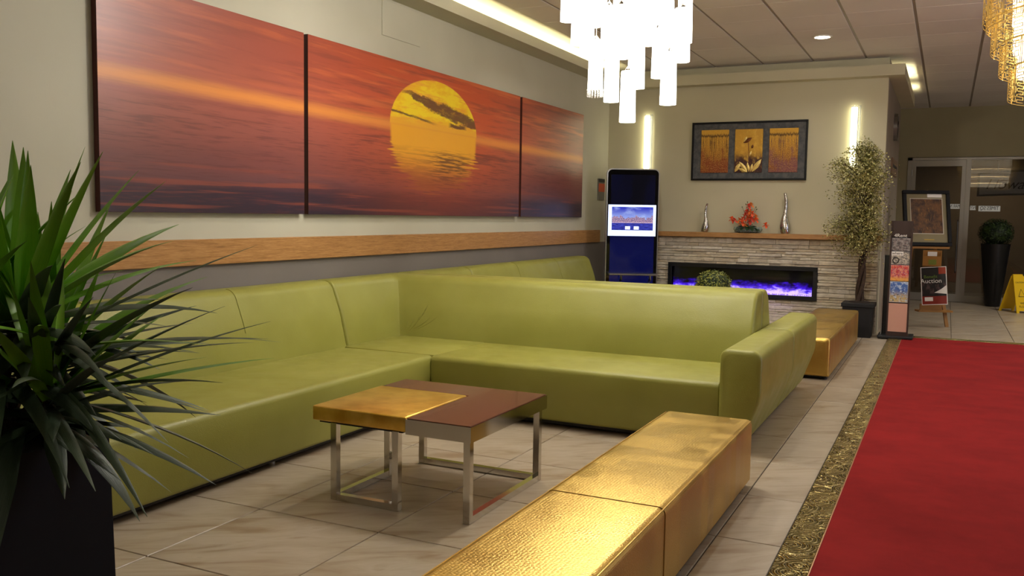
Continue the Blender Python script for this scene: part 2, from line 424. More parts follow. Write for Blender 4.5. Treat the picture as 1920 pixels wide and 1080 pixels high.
# downlights; those out of view are unseen lamps added to light the hall
DLAB = ['recessed downlight lit in the ceiling in front of the fireplace','added unseen downlight above the far end of the long sofa back','recessed downlight above the far seating area by the left wall',
 'added unseen downlight above the corner of the near green sofa','added unseen downlight above the near end of the wall sofa','added unseen downlight above the foreground gold bench','added unseen downlight behind the camera near the foreground bench',
 'added unseen downlight above the middle of the red carpet','added unseen downlight above the near end of the red carpet','added unseen downlight above the far end of the red carpet','added unseen downlight right of the red carpet by the right wall',
 'added unseen downlight right of the red carpet near the camera','added unseen downlight above the tiles right of the carpet end','added unseen downlight behind the camera by the left wall','added unseen downlight before the entrance doors at far right']
for i,(x,y) in enumerate(DOWN):
    t = thing('recessed_downlight', DLAB[i], 'light', (x,y,CEIL-.012), 0, 'recessed ceiling downlights')
    MB().lathe([(.112,-.003),(.112,-.012),(.088,-.014),(.088,-.003)],n=32).build('trim_ring', M_white, t)
    MB().lathe([(.087,-.006),(.087,-.011),(.05,-.013)],n=24).build('lens', M_down, t)

# fireplace wall of ledger stones
fw = struct(MB().box(WX+.3,-.80,BY-.05,BY,0,1.228).build('wall_fireplace', mat('stone_backing',(150,138,118),.9), smooth=False))
FX0, FX1, FZ0, FZ1 = -3.62, -1.55, .40, .855
random.seed(7)
cnt = 0
def stone(x0,x1,z0,z1):
    d = random.uniform(.010,.042); g = .0015; m = MB(); n = max(3,int((x1-x0)/.055))
    y1 = BY-.052
    tops = []; 
    ring = []
    for i in range(n+1):
        x = x0+g+(x1-x0-2*g)*i/n; dd = d+random.uniform(-.010,.010)
        ring.append([(x,y1,z0+g),(x,y1-dd,z0+g+random.uniform(0,.004)),(x,y1-dd-.003,(z0+z1)/2+random.uniform(-.008,.008)),(x,y1-dd+random.uniform(0,.004),z1-g-random.uniform(0,.004)),(x,y1,z1-g)])
    m.loft(ring)
    return m.build('stone', M_stone, fw, smooth=False)
z = .0; rows = []
while z < 1.225:
    hgt = random.choice([.034,.042,.052,.060]); 
    if z+hgt > 1.20: hgt = 1.227-z
    rows.append((z,min(z+hgt,1.227))); z += hgt
stuffm = MB()
for z0,z1 in rows:
    x = -3.98+random.uniform(-.2,.0)
    while x < -.80:
        L = random.choice([.14,.2,.26,.34,.44]); x1 = min(x+L,-.80)
        if -.80-x1 < .08: x1 = -.80
        a, b = x, x1
        segs = [(a,b)]
        if z1 > FZ0+.01 and z0 < FZ1-.01:
            segs = []
            if a < FX0: segs.append((a,min(b,FX0)))
            if b > FX1: segs.append((max(a,FX1),b))
        for (p,q) in segs:
            if q-p > .03:
                if (z1 < .36 and q < -1.75) or z1 < .12:
                    stuffm.box(p+.002,q-.002,BY-.07-random.uniform(0,.012),BY-.052,z0+.002,z1-.002)
                else: stone(p,q,z0,z1); cnt += 1
        x = x1
o = stuffm.build('hidden_stone_course', M_stone, fw, smooth=False); o['kind'] = 'stuff'
# end stones on the return
MB().box(-4.0,-.76,BY-.17,BY-.0,1.232,1.30,.004,1).build('trim_4', M_wood)['kind'] = 'structure'

# ---- linear fireplace
t = thing('electric_fireplace', 'long black framed electric fireplace with purple flames in the stone wall', 'fireplace', ((FX0+FX1)/2,BY-.06,FZ0))
OF = t.location
m = MB(); fr = .055
m.box(FX0,FX1,BY-.12,BY-.05,FZ1-fr,FZ1,.004,1).box(FX0,FX1,BY-.12,BY-.05,FZ0,FZ0+fr,.004,1).box(FX0,FX0+fr,BY-.12,BY-.05,FZ0+fr,FZ1-fr,.004,1).box(FX1-fr,FX1,BY-.12,BY-.05,FZ0+fr,FZ1-fr,.004,1)
m.build('frame', M_black, t, off=OF)
MB().box(FX0+fr,FX1-fr,BY-.058,BY-.052,FZ0+fr,FZ1-fr).build('firebox', mat('firebox_black',(16,14,22),.4), t, off=OF, smooth=False)
def f_flame():
    x,y,z = sep(coord('UV')); n = noise(vec(x*7,y*2.5,0.),1,4,.6); n2 = noise(vec(x*30,y*8,2.),1,3)
    h = smooth(y - n*1.5 - n2*.4, -.75, .05, 1, 0); core = smooth(y-n*1.3-n2*.5+.45, -.35,.12,1,0)
    c = mx(core, (70,20,235), (205,180,255)); c = mx(h, (0,0,0), c)
    return {'emit': c}
M_flame = mat('purple_flame', (4,2,8), .6, fn=f_flame, estr=0); M_flame.node_tree.nodes['Principled BSDF'].inputs['Emission Strength'].default_value = 2.6
MB().box(FX0+.07,FX1-.07,BY-.066,BY-.064,FZ0+fr,FZ0+.24).build('flame', M_flame, t, off=OF, smooth=False, uv=lambda c: (c.x, (c.z-FZ0-fr)/.18))
M_ember = mat('glowing_ember', (60,40,90), .2, emit=(150,110,255), estr=2.2)
random.seed(5); m = MB()
for i in range(120):
    m.sphere((random.uniform(FX0+.08,FX1-.08), BY-.085+random.uniform(-.012,.012), FZ0+fr+.006+random.uniform(0,.008)), random.uniform(.006,.012), 1)
o = m.build('ember_bed', M_ember, t, off=OF); o['kind'] = 'stuff'
MB().box(FX0+fr,FX1-fr,BY-.112,BY-.109,FZ0+fr,FZ1-fr).build('glass_front', mat('smoked_glass',(200,200,205),.03,trans=1,ior=1.3), t, off=OF, smooth=False)
area_light('flame_glow', (-2.3,BY-.2,FZ0+.12), .9, 1.0, (.45,.25,1), (PI/2,0,0), .08)

# ================================================================= SOFAS
def round_rings(prof, axis, a0, a1, e=.035, n=4):
    """rings of a profile pulled along an axis with softly rounded ends; prof points (p, q)"""
    cx = sum(p[0] for p in prof)/len(prof); cz = sum(p[1] for p in prof)/len(prof); out = []
    s = 1 if a1 > a0 else -1
    hx = max(p[0] for p in prof)-cx; hz = max(p[1] for p in prof)-cz
    def ring(a, ins):
        r = []
        for p,q in prof:
            fx = 1-ins/max(hx,.05); fz = 1-ins/max(hz,.05)
            P = (cx+(p-cx)*fx, cz+(q-cz)*fz); r.append((P[0],a,P[1]) if axis == 'y' else (a,P[0],P[1]))
        return r
    for k in range(n+1):
        t_ = k/n*PI/2; out.append(ring(a0+s*e*(1-math.sin(t_)), e*(1-math.cos(PI/2-t_+0)) if False else e*(1-math.sin(t_)) * 1.0 if k==0 else e*(1-math.sqrt(max(0,1-(1-k/n)**2)))))
    out2 = []
    for k in range(n+1):
        q = k/n; d = e*q; ins = e*(1-math.sqrt(max(0,1-(1-q)**2)))
        out2.append((d,ins))
    rings = [ring(a0+s*d, ins) for d,ins in out2] + [ring(a1-s*d, ins) for d,ins in out2[::-1]]
    return rings
SX = -3.44; SY = 5.725; MID = 7.0; SEAT = .44; TOPZ = .955
back_w = rp([(-4.26,.40,0),(-4.333,.70,.7),(-4.43,TOPZ,.10),(-4.612,TOPZ,.03),(-4.612,.05,.02),(-4.26,.05,.02)],5)      # wall-side back profile (x, z)
def back_r(sgn):                                                                                                        # run back profile (y, z)
    f = lambda y: MID+sgn*(MID-y)*-1
    pts = [(6.57,.40,0),(6.664,.70,.7),(6.79,TOPZ,.12),(6.992,TOPZ,.012),(6.992,.05,.01),(6.57,.05,.02)]
    return rp([(f(y),z,r) for y,z,r in pts],5)
def sofa(sgn, labelA, labelB):
    Y = lambda y: MID+sgn*(MID-y)*-1            # sgn=+1 keeps y, -1 mirrors about the shared back line
    foot_m = M_black
    # straight module along the wall
    A = thing('straight_sofa', labelA, 'sofa', (-4.0,Y(4.1),0)); off = A.location
    y0, y1 = 2.42, 5.83
    prof = rp([(-4.35,SEAT-.005,0),(SX,SEAT,.038),(SX+.005,.30,0),(SX-.03,.05,.03),(-4.35,.05,.02)],5)
    MB().loft(round_rings(prof,'y',Y(y0),Y(y1-.06),.015,2)).build('seat', M_green, A, off=off)
    MB().loft(round_rings(back_w,'y',Y(y0),Y(y1),.03,4)).build('backrest', M_green, A, off=off)
    for q in (3.56, 4.73):                      # stitched seams standing slightly proud
        ys_ = Y(q); pr = [(x-.0 if x < -4.43 else x+.0025,z) for x,z in back_w]
        m = MB(); line = [(x+.0015,ys_,z+.0015) for x,z in back_w if x > -4.5 and z > .43]
        if len(line) > 2: m.tube(line, .0028, 6).build('seam', M_green, A, off=off)
    MB().box(-4.55,SX-.09,min(Y(y0+.05),Y(y1-.1)),max(Y(y0+.05),Y(y1-.1)),.02,.06).build('plinth', M_black, A, off=off, smooth=False)
    for x in (-4.5,SX-.12):
        for y in (y0+.15, 4.1, y1-.2): MB().lathe([(.025,0),(.025,.03)],x,Y(y),12).build('foot', M_steel, A, off=off)
    # corner module with the long run and its arm
    B = thing('corner_sofa', labelB, 'sofa', (-2.8,Y(6.3),0)); off = B.location
    XE = -1.27
    prof = rp([(Y(6.66),SEAT-.005,0),(Y(SY),SEAT,.038),(Y(SY-.004),.30,0),(Y(SY+.03),.05,.03),(Y(6.66),.05,.02)],5)
    MB().loft(round_rings(prof,'x',SX+.004,XE-.002,.012,2)).build('seat', M_green, B, off=off)
    ya, yb = sorted((Y(5.79),Y(6.66)))
    MB().box(-4.35,SX+.016,ya,yb,.05,SEAT-.002,.012,2).build('corner_seat', M_green, B, off=off)
    br = back_r(sgn); cw = back_w
    start = round_rings(cw,'y',Y(5.837),Y(6.3),.03,4)[:5]
    corner = [(cw[i][0], br[i][0], cw[i][1]) for i in range(len(cw))]
    def lerp(a,b,t_): return tuple(a[k]+(b[k]-a[k])*t_ for k in range(3))
    # soften the inside corner with intermediate diagonal rings
    w1 = [(cw[i][0], br[i][0]-sgn*.07, cw[i][1]) for i in range(len(cw))]
    w2 = [(cw[i][0]+.07, br[i][0], cw[i][1]) for i in range(len(cw))]
    midr = [lerp(lerp(w1[i],w2[i],.5), corner[i], .45) for i in range(len(cw))]
    end = round_rings(br,'x',-2.0,-1.245,.03,4)[5:]
    MB().loft(start+[w1,midr,w2]+end).build('backrest', M_green, B, off=off)
    m = MB(); 
    pr = rp([(-1.266,.045,.02),(-1.266,.67,.055),(-1.0,.67,.065),(-1.003,.36,.3),(-1.115,.045,.03)],6)
    ya_, yb_ = (Y(5.675), Y(6.994))
    m.loft(round_rings(pr,'y',ya_,yb_,.03,4)).build('armrest', M_green, B, off=off)
    ya, yb = sorted((Y(SY+.09),Y(6.9)))
    MB().box(-4.4,-1.2,ya,yb,.02,.06).build('plinth', M_black, B, off=off, smooth=False)
    for x in (-4.3,-2.6,-1.24):
        for y in (5.95,6.85): MB().lathe([(.025,0),(.025,.03)],x,Y(y),12).build('foot', M_steel, B, off=off)
    # pulled leather creases at the inner corner
    random.seed(4); m = MB()
    for i in range(6):
        bx = -4.23+.015*i; z0 = .46+random.uniform(0,.03); z1 = z0+random.uniform(.12,.26)
        pts = []
        for k in range(6):
            t_ = k/5; zz = z0+(z1-z0)*t_; yy = 6.572+.09*(zz-.40)/.3-.004; pts.append((bx+.05*i*t_+.03*math.sin(t_*3), Y(yy+.004), zz))
        m.tube(pts, [.001,.004,.005,.004,.003,.0005], 6)
    m.build('crease', M_green, B, off=off)
sofa(+1, 'green leather sofa module along the left wall beside the low brown and gold table', 'green leather corner sofa with long back and arm, facing the low brown and gold table')
sofa(-1, 'green leather sofa module along the left wall in far seating area near tall screen', 'green leather corner sofa in the far seating area, backed against the nearer sofa')

# ================================================================= BENCHES
def bench(label, y0, y1, top, seam):
    t = thing('gold_bench', label, 'bench', (-1.175,(y0+y1)/2,0)); off = t.location
    pr = rp([(-1.425,.035,.012),(-1.425,top,.03),(-.928,top,.03),(-.928,.035,.012)],5)
    MB().loft(round_rings(pr,'y',y0,y1,.03,4)).build('upholstered_body', M_gold, t, off=off)
    for s in seam:
        m = MB(); ring = [(x*1,s,z) for x,z in rp([(-1.4262,.04,.012),(-1.4262,top+.0012,.03),(-.9268,top+.0012,.03),(-.9268,.04,.012)],5)]
        m.tube(ring, .0022, 5).build('seam', mat('seam_thread',(170,130,60),.5,.5), t, off=off)
    m = MB()
    ed = [(x,z) for x,z in ((-.9345,top-.0065),(-1.4185,top-.0065))]
    for x,z in ed: m.tube([(x,y0+.03,z),(x,y1-.03,z)], .0032, 6)
    m.build('piping', M_gold, t, off=off)
    MB().box(-1.40,-.955,y0+.06,y1-.06,.018,.04).build('base_board', M_black, t, off=off, smooth=False)
    for x in (-1.37,-.98):
        for y in (y0+.1,(y0+y1)/2,y1-.1): MB().lathe([(.028,0),(.028,.02)],x,y,10).build('foot', M_black, t, off=off)
bench('long gold crocodile leather bench in the foreground between low table and carpet', 2.28, 5.05, .38, (3.31,))
bench('gold crocodile leather bench by the black potted tree near the fireplace', 8.74, 11.72, .40, ())

# ================================================================= LOW TABLES
def frame_tube(pts, w=.036):
    m = MB()
    for a,b in zip(pts, pts[1:]):
        a_, b_ = V(a), V(b); d = (b_-a_).normalized()*(w/2)
        m.bar(a_-d, b_+d, w)
    return m
def low_table(dy, labT, labG):
    t = thing('low_table', labT, 'table', (-2.45,4.17+dy,0)); off = V(t.location)-V((0,dy,0))
    x0,x1,y0,y1 = -2.955,-2.005,3.72,4.63; nx, ny = -2.375, 4.365; zt = .482
    L = lambda i,z: [(nx+i,y0+i,z),(x1-i,y0+i,z),(x1-i,y1-i,z),(x0+i,y1-i,z),(x0+i,ny+i,z),(nx+i,ny+i,z)]
    MB().loft([L(0,.405),L(0,zt)]).build('chrome_apron', M_chrome, t, off=off, smooth=False)
    MB().loft([L(.006,zt),L(.006,zt+.004)]).build('glass_top', M_brownglass, t, off=off, smooth=False)
    w = .036; h = w/2; zc = .405
    BL = (-2.785,4.56); BR = (-2.03,4.56); FR = (-2.03,3.745)
    for (x,y) in (BL,BR,FR): MB().bar((x,y,0.002),(x,y,zc),w).build('leg', M_chrome, t, off=off, smooth=False)
    MB().bar((BL[0]+h,BL[1],h),(BR[0]-h,BR[1],h),w-.002,w-.002).build('floor_rail', M_chrome, t, off=off, smooth=False)
    MB().bar((BR[0],BR[1]-h,h),(FR[0],FR[1]+h,h),w-.002,w-.002).build('floor_rail', M_chrome, t, off=off, smooth=False)
    s = thing('nesting_table', labG, 'table', (-2.65,4.05+dy,0)); off = V(s.location)-V((0,dy,0))
    MB().box(x0,nx-.003,y0+.005,ny-.004,.412,.490,.009,3).build('padded_top', M_goldpad, s, off=off)
    MB().box(x0+.03,nx-.035,y0+.03,ny-.06,.400,.413).build('under_frame', M_black, s, off=off, smooth=False)
    FL = (-2.82,3.745); FRr = (-2.44,3.745); BLl = (-2.82,4.24)
    for (x,y) in (FL,FRr,BLl): MB().bar((x,y,0.002),(x,y,.41),w).build('leg', M_chrome, s, off=off, smooth=False)
    MB().bar((FL[0]+h,FL[1],h),(FRr[0]-h,FRr[1],h),w-.002,w-.002).build('floor_rail', M_chrome, s, off=off, smooth=False)
    MB().bar((FL[0],FL[1]+h,h),(BLl[0],BLl[1]-h,h),w-.002,w-.002).build('floor_rail', M_chrome, s, off=off, smooth=False)
low_table(0, 'low brown glass topped table on chrome legs in front of the green sofa', 'small gold padded table nested into the corner of the brown low table')
low_table(5.55, 'low brown table behind the long sofa back, carrying the round topiary ball', 'gold padded table nested into the low table behind the long sofa back')

# ================================================================= CARPET
t = thing('carpet_runner', 'red carpet runner with embossed gold border on the right of the floor', 'carpet', (.9,5.8,0)); off = t.location
MB().box(-.452,2.0,FY+.3,12.52,.0,.010).build('red_pile', M_carpet, t, off=off, smooth=False)
MB().box(-.610,-.456,FY+.3,12.70,.0,.012,.003,1).build('gold_border', M_emboss, t, off=off)
MB().box(2.004,2.15,FY+.3,12.70,.0,.012,.003,1).build('gold_border', M_emboss, t, off=off)
MB().box(-.452,2.0,12.53,12.70,.0,.012,.003,1).build('gold_border', M_emboss, t, off=off)
M_edge = mat('copper_edge',(196,150,110),.35,.8)
MB().box(-.4565,-.4515,FY+.3,12.52,.0,.0135).build('edge_strip', M_edge, t, off=off, smooth=False)
MB().box(-.613,-.6095,FY+.3,12.70,.0,.0125).build('edge_strip', mat('dark_edge',(60,46,34),.5), t, off=off, smooth=False)

# ================================================================= CANVASES
for (ya,yb,lab) in ((3.775,5.672,'left canvas of the sunset triptych, plain red sky and dark sea, nearest the big plant'),(5.722,9.605,'wide centre canvas of the sunset triptych with the large yellow sun'),(9.665,11.64,'right canvas of the sunset triptych, nearest the tall touch screen')):
    t = thing('sunset_canvas', lab, 'picture', (WX,(ya+yb)/2,1.483)); off = t.location
    MB().box(WX+.008,WX+.048,ya,yb,1.483,2.887).build('stretcher', M_canvas_edge, t, off=off, smooth=False)
    MB().box(WX+.048,WX+.050,ya+.0005,yb-.0005,1.4835,2.8865).build('print', M_sunset, t, off=off, smooth=False, uv=lambda c: (c.y,c.z))

# ================================================================= PICTURE OVER THE MANTEL
PX0,PX1,PZ0,PZ1 = -3.345,-1.760,2.035,2.85
t = thing('framed_relief_picture', 'framed triple panel picture of gold leaves above the fireplace', 'picture', ((PX0+PX1)/2,BY,PZ0)); off = t.location
m = MB(); f = .024
m.box(PX0,PX1,BY-.045,BY-.003,PZ1-f,PZ1,.003,1).box(PX0,PX1,BY-.045,BY-.003,PZ0,PZ0+f,.003,1).box(PX0,PX0+f,BY-.045,BY-.003,PZ0+f,PZ1-f,.003,1).box(PX1-f,PX1,BY-.045,BY-.003,PZ0+f,PZ1-f,.003,1)
m.build('frame', M_frame, t, off=off)
M_matboard = mat('slate_mat', rough=.7, fn=lambda: (lambda n: {'color': mx(smooth(n,.35,.65),(66,68,72),(90,90,90)),'bump':(n,.5,.01)})(noise(coord(),16,5,.7)))
MB().box(PX0+f,PX1-f,BY-.022,BY-.006,PZ0+f,PZ1-f).build('mat_board', M_matboard, t, off=off, smooth=False)
def f_drip(a, b):
    def fn():
        x,y,z = sep(coord('UV'))
        n = noise(vec(x*26,y*2.2,0.),1,4,.65); d = noise(vec(x*55,y*46,3.),1,3,.7); big = noise(vec(x*4,y*3,5.),1,3)
        c = mx(smooth(y,0,1), (150,88,24), (206,156,50)); c = mx(smooth(n,.5,.62)*smooth(y,.95,.7)*.85, c, a)
        c = mx(smooth(big+ (y-.5)*-.5,.45,.75)*.8, c, b); c = mx(smooth(d,.55,.66)*.9, c, (232,190,96)); c = mx(smooth(d,.42,.34)*.7*smooth(y,.95,.8), c, (50,22,14))
        c = mx(smooth((y-.86+(n-.5)*.25).abs(),.0,.05,1,0)*.85, c, (46,20,16))
        return {'color': c, 'bump': (d,.6,.01)}
    return fn
def f_lotus():
    x,y,z = sep(coord('UV')); n = noise(vec(x*5,y*5,0.),1,5,.65); d = noise(vec(x*30,y*30,0.),1,3)
    c = mx(smooth(y+(n-.5)*.35,.25,.5), (60,26,24), (186,140,40)); c = mx(smooth(n,.5,.65)*.5, c, (214,170,64)); c = mx(smooth(d,.6,.7)*.4, c, (110,66,28))
    return {'color': c,'bump':(n,.5,.01)}
for i,(xa,xb,fn) in enumerate(((-3.212,-2.822,f_drip((70,34,16),(130,50,24))),(-2.735,-2.353,f_lotus),(-2.265,-1.880,f_drip((96,60,60),(124,70,84))))):
    MB().box(xa,xb,BY-.034,BY-.022,2.142,2.742,.002,1).build('gilded_panel', mat('gilded_panel_%d'%i,rough=.35,metal=.35,fn=fn), t, off=off, smooth=False, uv=lambda c,xa=xa: ((c.x-xa)/.39,(c.z-2.142)/.6))
M_leafgold = mat('gilt_relief',(232,204,124),.35,.6); M_darkbloom = mat('bronze_relief',(110,64,34),.4,.5)
def flat_leaf(pts, m_, name='relief_leaf'):
    mb = MB(); n = len(pts); c = V((sum(p[0] for p in pts)/n,0,sum(p[1] for p in pts)/n))
    k = mb.bm.verts.new((c.x,BY-.046,c.z)); r = [mb.bm.verts.new((p[0],BY-.036,p[1])) for p in pts]
    for i in range(n): mb.bm.faces.new((k,r[i],r[(i+1)%n]))
    mb.bm.faces.new([mb.bm.verts.new((p[0],BY-.034,p[1])) for p in pts][::-1])
    mb.build(name, m_, t, off=off, smooth=False)
def leafpts(x,z,a,L,w):
    d = V((math.cos(a),math.sin(a))); q = V((-d.y,d.x)); p = V((x,z)); out = []
    for k,wd in ((0,0),(.2,.6),(.45,1),(.75,.7),(1,0)): out.append(p+d*L*k+q*w*wd)
    for k,wd in ((.75,-.7),(.45,-1),(.2,-.6)): out.append(p+d*L*k+q*w*wd)
    return [(v.x,v.y) for v in out]
for a,x,L,w in ((1.05,-2.725,.15,.03),(2.25,-2.55,.19,.028),(2.75,-2.55,.14,.022),(1.75,-2.53,.14,.022),(1.35,-2.51,.12,.02),(.95,-2.49,.22,.034)):
    flat_leaf(leafpts(x,2.148,a,L,w), M_leafgold)
flat_leaf(leafpts(-2.62,2.55,.55,.14,.03), M_darkbloom,'relief_bud'); flat_leaf(leafpts(-2.61,2.56,1.1,.09,.02), M_leafgold,'relief_bud')
flat_leaf(leafpts(-2.50,2.47,1.3,.06,.016), M_darkbloom,'relief_bud'); flat_leaf(leafpts(-2.535,2.36,1.2,.09,.014), M_leafgold,'relief_bud')
MB().tube([(-2.54,BY-.036,2.17),(-2.535,BY-.037,2.36),(-2.55,BY-.037,2.56)],.004,6).build('relief_stem', M_darkbloom, t, off=off)

# ================================================================= SCONCES
def sconce(xc, z0, z1, lab):
    t = thing('wall_sconce', lab, 'light', (xc,BY,z0)); off = t.location
    MB().box(xc-.03,xc+.03,BY-.02,BY,z0+.02,z1-.02).build('backplate', M_steel, t, off=off)
    MB().box(xc-.042,xc+.020,BY-.06,BY-.02,z0+.01,z1-.01,.008,2).build('lamp', mat('sconce_lamp',(255,250,225),.4,emit=(255,250,205),estr=11), t, off=off)
    random.seed(2); m = MB(); z = z0
    while z < z1:
        for x in (-.05,-.02,.01,.04): m.sphere((xc+x+.008,BY-.075+abs(x)*.3,z), .0115, 1)
        for y in (-.05,-.025): m.sphere((xc+.06,BY+y,z), .0115, 1)
        z += .021
    o = m.build('crystal_bead', M_crystal, t, off=off); o['kind'] = 'stuff'
sconce(-4.0, 2.16, 2.985, 'lit vertical crystal wall light left of the framed picture')
sconce(-1.165, 2.20, 3.0, 'lit vertical crystal wall light above the potted tree')

# ================================================================= MANTEL OBJECTS
MZ = 1.301; MY = BY-.10
def bottle(xc, H, R, lean, lab):
    t = thing('silver_vase', lab, 'vase', (xc,MY,MZ))
    n = 14; pts = []; rad = []
    for i in range(n+1):
        k = i/n; pts.append((lean*k*k*.9 + lean*.35*math.sin(k*5.5), 0, k*H))
        rad.append(R*(.82 if i == 0 else (1.0 if k < .22 else 1.0-(k-.22)/.3*.62 if k < .52 else .38-(k-.52)*.22)))
    MB().tube(pts, rad, 16).build('body', mat('hammered_silver',(190,188,186),.18,1.0,fn=lambda: {'bump':(noise(coord(),26,2),.7,.01)}), t)
    tip = pts[-1]
    MB().tube([tip,(tip[0],tip[1],tip[2]+.004)], rad[-1]*.75, 12).build('mouth', M_black, t)
bottle(-3.115,.40,.052,.055,'shorter curved silver vase at the left of the mantel shelf')
bottle(-1.985,.55,.070,-.05,'taller curved silver bottle vase at the right of the mantel shelf')
t = thing('flower_arrangement','orange silk orchids in a low clear glass bowl on the mantel shelf','flowers',(-2.50,MY,MZ))
MB().lathe([(.10,0),(.155,.012),(.175,.05),(.165,.085),(.16,.085),(.168,.05),(.15,.018),(.0,.014)],n=28,caps=False).build('glass_bowl', mat('clear_glass',(225,240,238),.03,trans=.9), t)
for v_ in t.children: v_.scale = (1.15,.5,1)
random.seed(11); m = MB()
for i in range(46): m.sphere((random.uniform(-.14,.14),random.uniform(-.05,.05),.02+random.uniform(0,.03)), .014, 1)
o = m.build('pebble', mat('glass_pebble',(120,140,134),.1), t); o['kind']='stuff'
M_darkleaf = mat('orchid_leaf',(22,56,30),.4)
def petal_leaf(mb, base, d, L, w, droop=.3, n=5, fold=.15):
    base, d = V(base), V(d).normalized(); s = d.cross(V((0,0,1)));
    if s.length < .1: s = V((1,0,0))
    s.normalize(); up = s.cross(d); rings = []
    for i in range(n+1):
        k = i/n; p = base+d*L*k - V((0,0,1))*droop*L*k*k; ww = w*math.sin(PI*min(1,k*.93+.07))**.7*.5
        if i == n: ww = w*.02
        rings.append([p-s*ww+up*ww*fold*2, p, p+s*ww+up*ww*fold*2])
    R = [[mb.bm.verts.new(q) for q in r] for r in rings]
    for a,b in zip(R,R[1:]):
        for i in range(2): mb.bm.faces.new((a[i],a[i+1],b[i+1],b[i]))
for i in range(14):
    a = i*2.4; mb = MB(); petal_leaf(mb,(math.cos(a)*.05,math.sin(a)*.02,.075),(math.cos(a),-.4+.5*math.sin(a),.55),random.uniform(.13,.19),.075,.8); mb.build('leaf', M_darkleaf, t)
for k,(x,z) in enumerate(((0,.40),(.07,.27),(-.06,.25),(-.18,.19))): MB().tube([(x*.2,0,.06),(x*.6,0,z*.6),(x,-.02,z)],.004,5).build('stem', M_stem, t)
FL_ = [(-.21,.19),(-.17,.17),(-.11,.175),(-.06,.14),(-.01,.29),(.04,.30),(.07,.27),(-.03,.25),(.02,.24),(.0,.20),(.06,.20),(.11,.22),(.12,.18),(.03,.16),(-.03,.10),(.25,.115),(.02,.37),(.04,.385),(-.07,.19)]
M_or = [mat('orange_petal',(226,92,44),.5), mat('coral_petal',(214,70,50),.5), mat('amber_petal',(226,128,50),.5)]
for i,(x,z) in enumerate(FL_):
    mb = MB(); y = -.06+random.uniform(-.04,.03); rot = random.random()*2
    for k in range(5):
        a = rot+k*2*PI/5; petal_leaf(mb,(x,y,z),(math.cos(a),-.35,math.sin(a)),.052,.046,.1,3,.2)
    mb.sphere((x,y-.01,z),.009,1); mb.build('blossom', M_or[i%3], t)
m = MB()
for (x,z) in ((-.02,.43),(-.04,.40),(.10,.36),(.11,.33),(-.09,.36)): m.sphere((x,0,z),.009,1); m.tube([(x*.4,0,z-.12),(x,0,z)],.002,4)
m.build('bud', M_stem, t)

# ================================================================= KIOSK
KX0,KX1,KY = -4.275,-3.575,11.86
t = thing('touch_screen_kiosk','tall black touch screen kiosk with lit city picture in the far left corner','screen',((KX0+KX1)/2,KY+.05,0)); off = t.location
pr = rp([(KX0-.015,.04,.02),(KX0-.015,2.165,.07),(KX1+.015,2.165,.07),(KX1+.015,.04,.02)],6)
MB().loft([[(x,KY+.11,z) for x,z in pr],[(x,KY+.01,z) for x,z in pr]]).build('silver_housing', M_steel, t, off=off)
pr2 = rp([(KX0,.055,.02),(KX0,2.15,.06),(KX1,2.15,.06),(KX1,.055,.02)],6)
MB().loft([[(x,KY+.012,z) for x,z in pr2],[(x,KY,z) for x,z in pr2]]).build('glass_front', mat('black_glass',(6,6,10),.05,coat=.3), t, off=off)
def f_disp():
    x,y,z = sep(coord('UV')); n = noise(vec(x*3,y*2,0.),1,2)
    return {'emit': mx(smooth(y,.35,.6), (14,20,84), mx(smooth(n,.4,.6),(12,12,22),(12,14,40)))}
M_disp = mat('dim_blue_display',(5,5,14),.08,fn=f_disp); M_disp.node_tree.nodes['Principled BSDF'].inputs['Emission Strength'].default_value=.55
MB().box(KX0+.045,KX1-.045,KY-.003,KY,.56,2.08).build('display', M_disp, t, off=off, smooth=False, uv=lambda c:(c.x,(c.z-.56)/1.5))
SX0,SX1,SZ0,SZ1 = -4.262,-3.60,1.235,1.667
MB().box(SX0,SX1,KY-.005,KY-.003,SZ0,SZ1).build('lit_window', mat('white_screen',(200,215,255),.3,emit=(205,222,255),estr=1.1), t, off=off, smooth=False)
def f_city():
    x,y,z = sep(coord('UV'))
    sky = mx(smooth(y,.45,1.), (150,170,240), (40,50,190)); sky = mx(smooth(noise(vec(x*3,y*3,0.),1,3),.45,.7)*.6, sky,(190,210,255))
    bl = noise(vec(N.math('FLOOR',x*26),0.,0.),3.7,1); h = bl*.55+.28
    city = mx(smooth(noise(vec(x*60,y*50,1.),1,2),.45,.6), (60,60,130),(236,190,200)); c = mx(smooth(y-h,-.02,.02), city, sky)
    c = mx(smooth(y,.34,.30), c, mx(smooth(noise(vec(x*10,y*40,2.),1,2),.4,.6),(28,34,130),(60,70,190)))
    c = mx(smooth((y-.33).abs(),.0,.02,1,0)*.8, c, (255,220,230))
    return {'emit': c}
M_city = mat('city_picture',(10,10,20),.3,fn=f_city); M_city.node_tree.nodes['Principled BSDF'].inputs['Emission Strength'].default_value=1.0
MB().box(SX0+.05,SX1-.04,KY-.007,KY-.005,SZ0+.08,SZ1-.03).build('city_picture', M_city, t, off=off, smooth=False, uv=lambda c:((c.x-SX0-.05)/.57,(c.z-SZ0-.08)/.32))
m = MB()
for x in (-3.99,-3.87): m.box(x-.035,x+.035,KY-.0085,KY-.007,SZ0+.09,SZ0+.135)
m.build('screen_button', mat('screen_button_white',(200,215,255),.3,emit=(225,232,255),estr=1.0), t, off=off, smooth=False)
MB().box(KX0+.02,KX1-.02,KY-.24,KY-.002,.70,.725,.006,1).build('shelf', M_steel, t, off=off)
for x in (-4.08,-3.68): MB().tube([(x,KY-.15,.705),(x,KY-.12,.64),(x,KY,.60)],.018,10).build('shelf_bracket', M_steel, t, off=off)
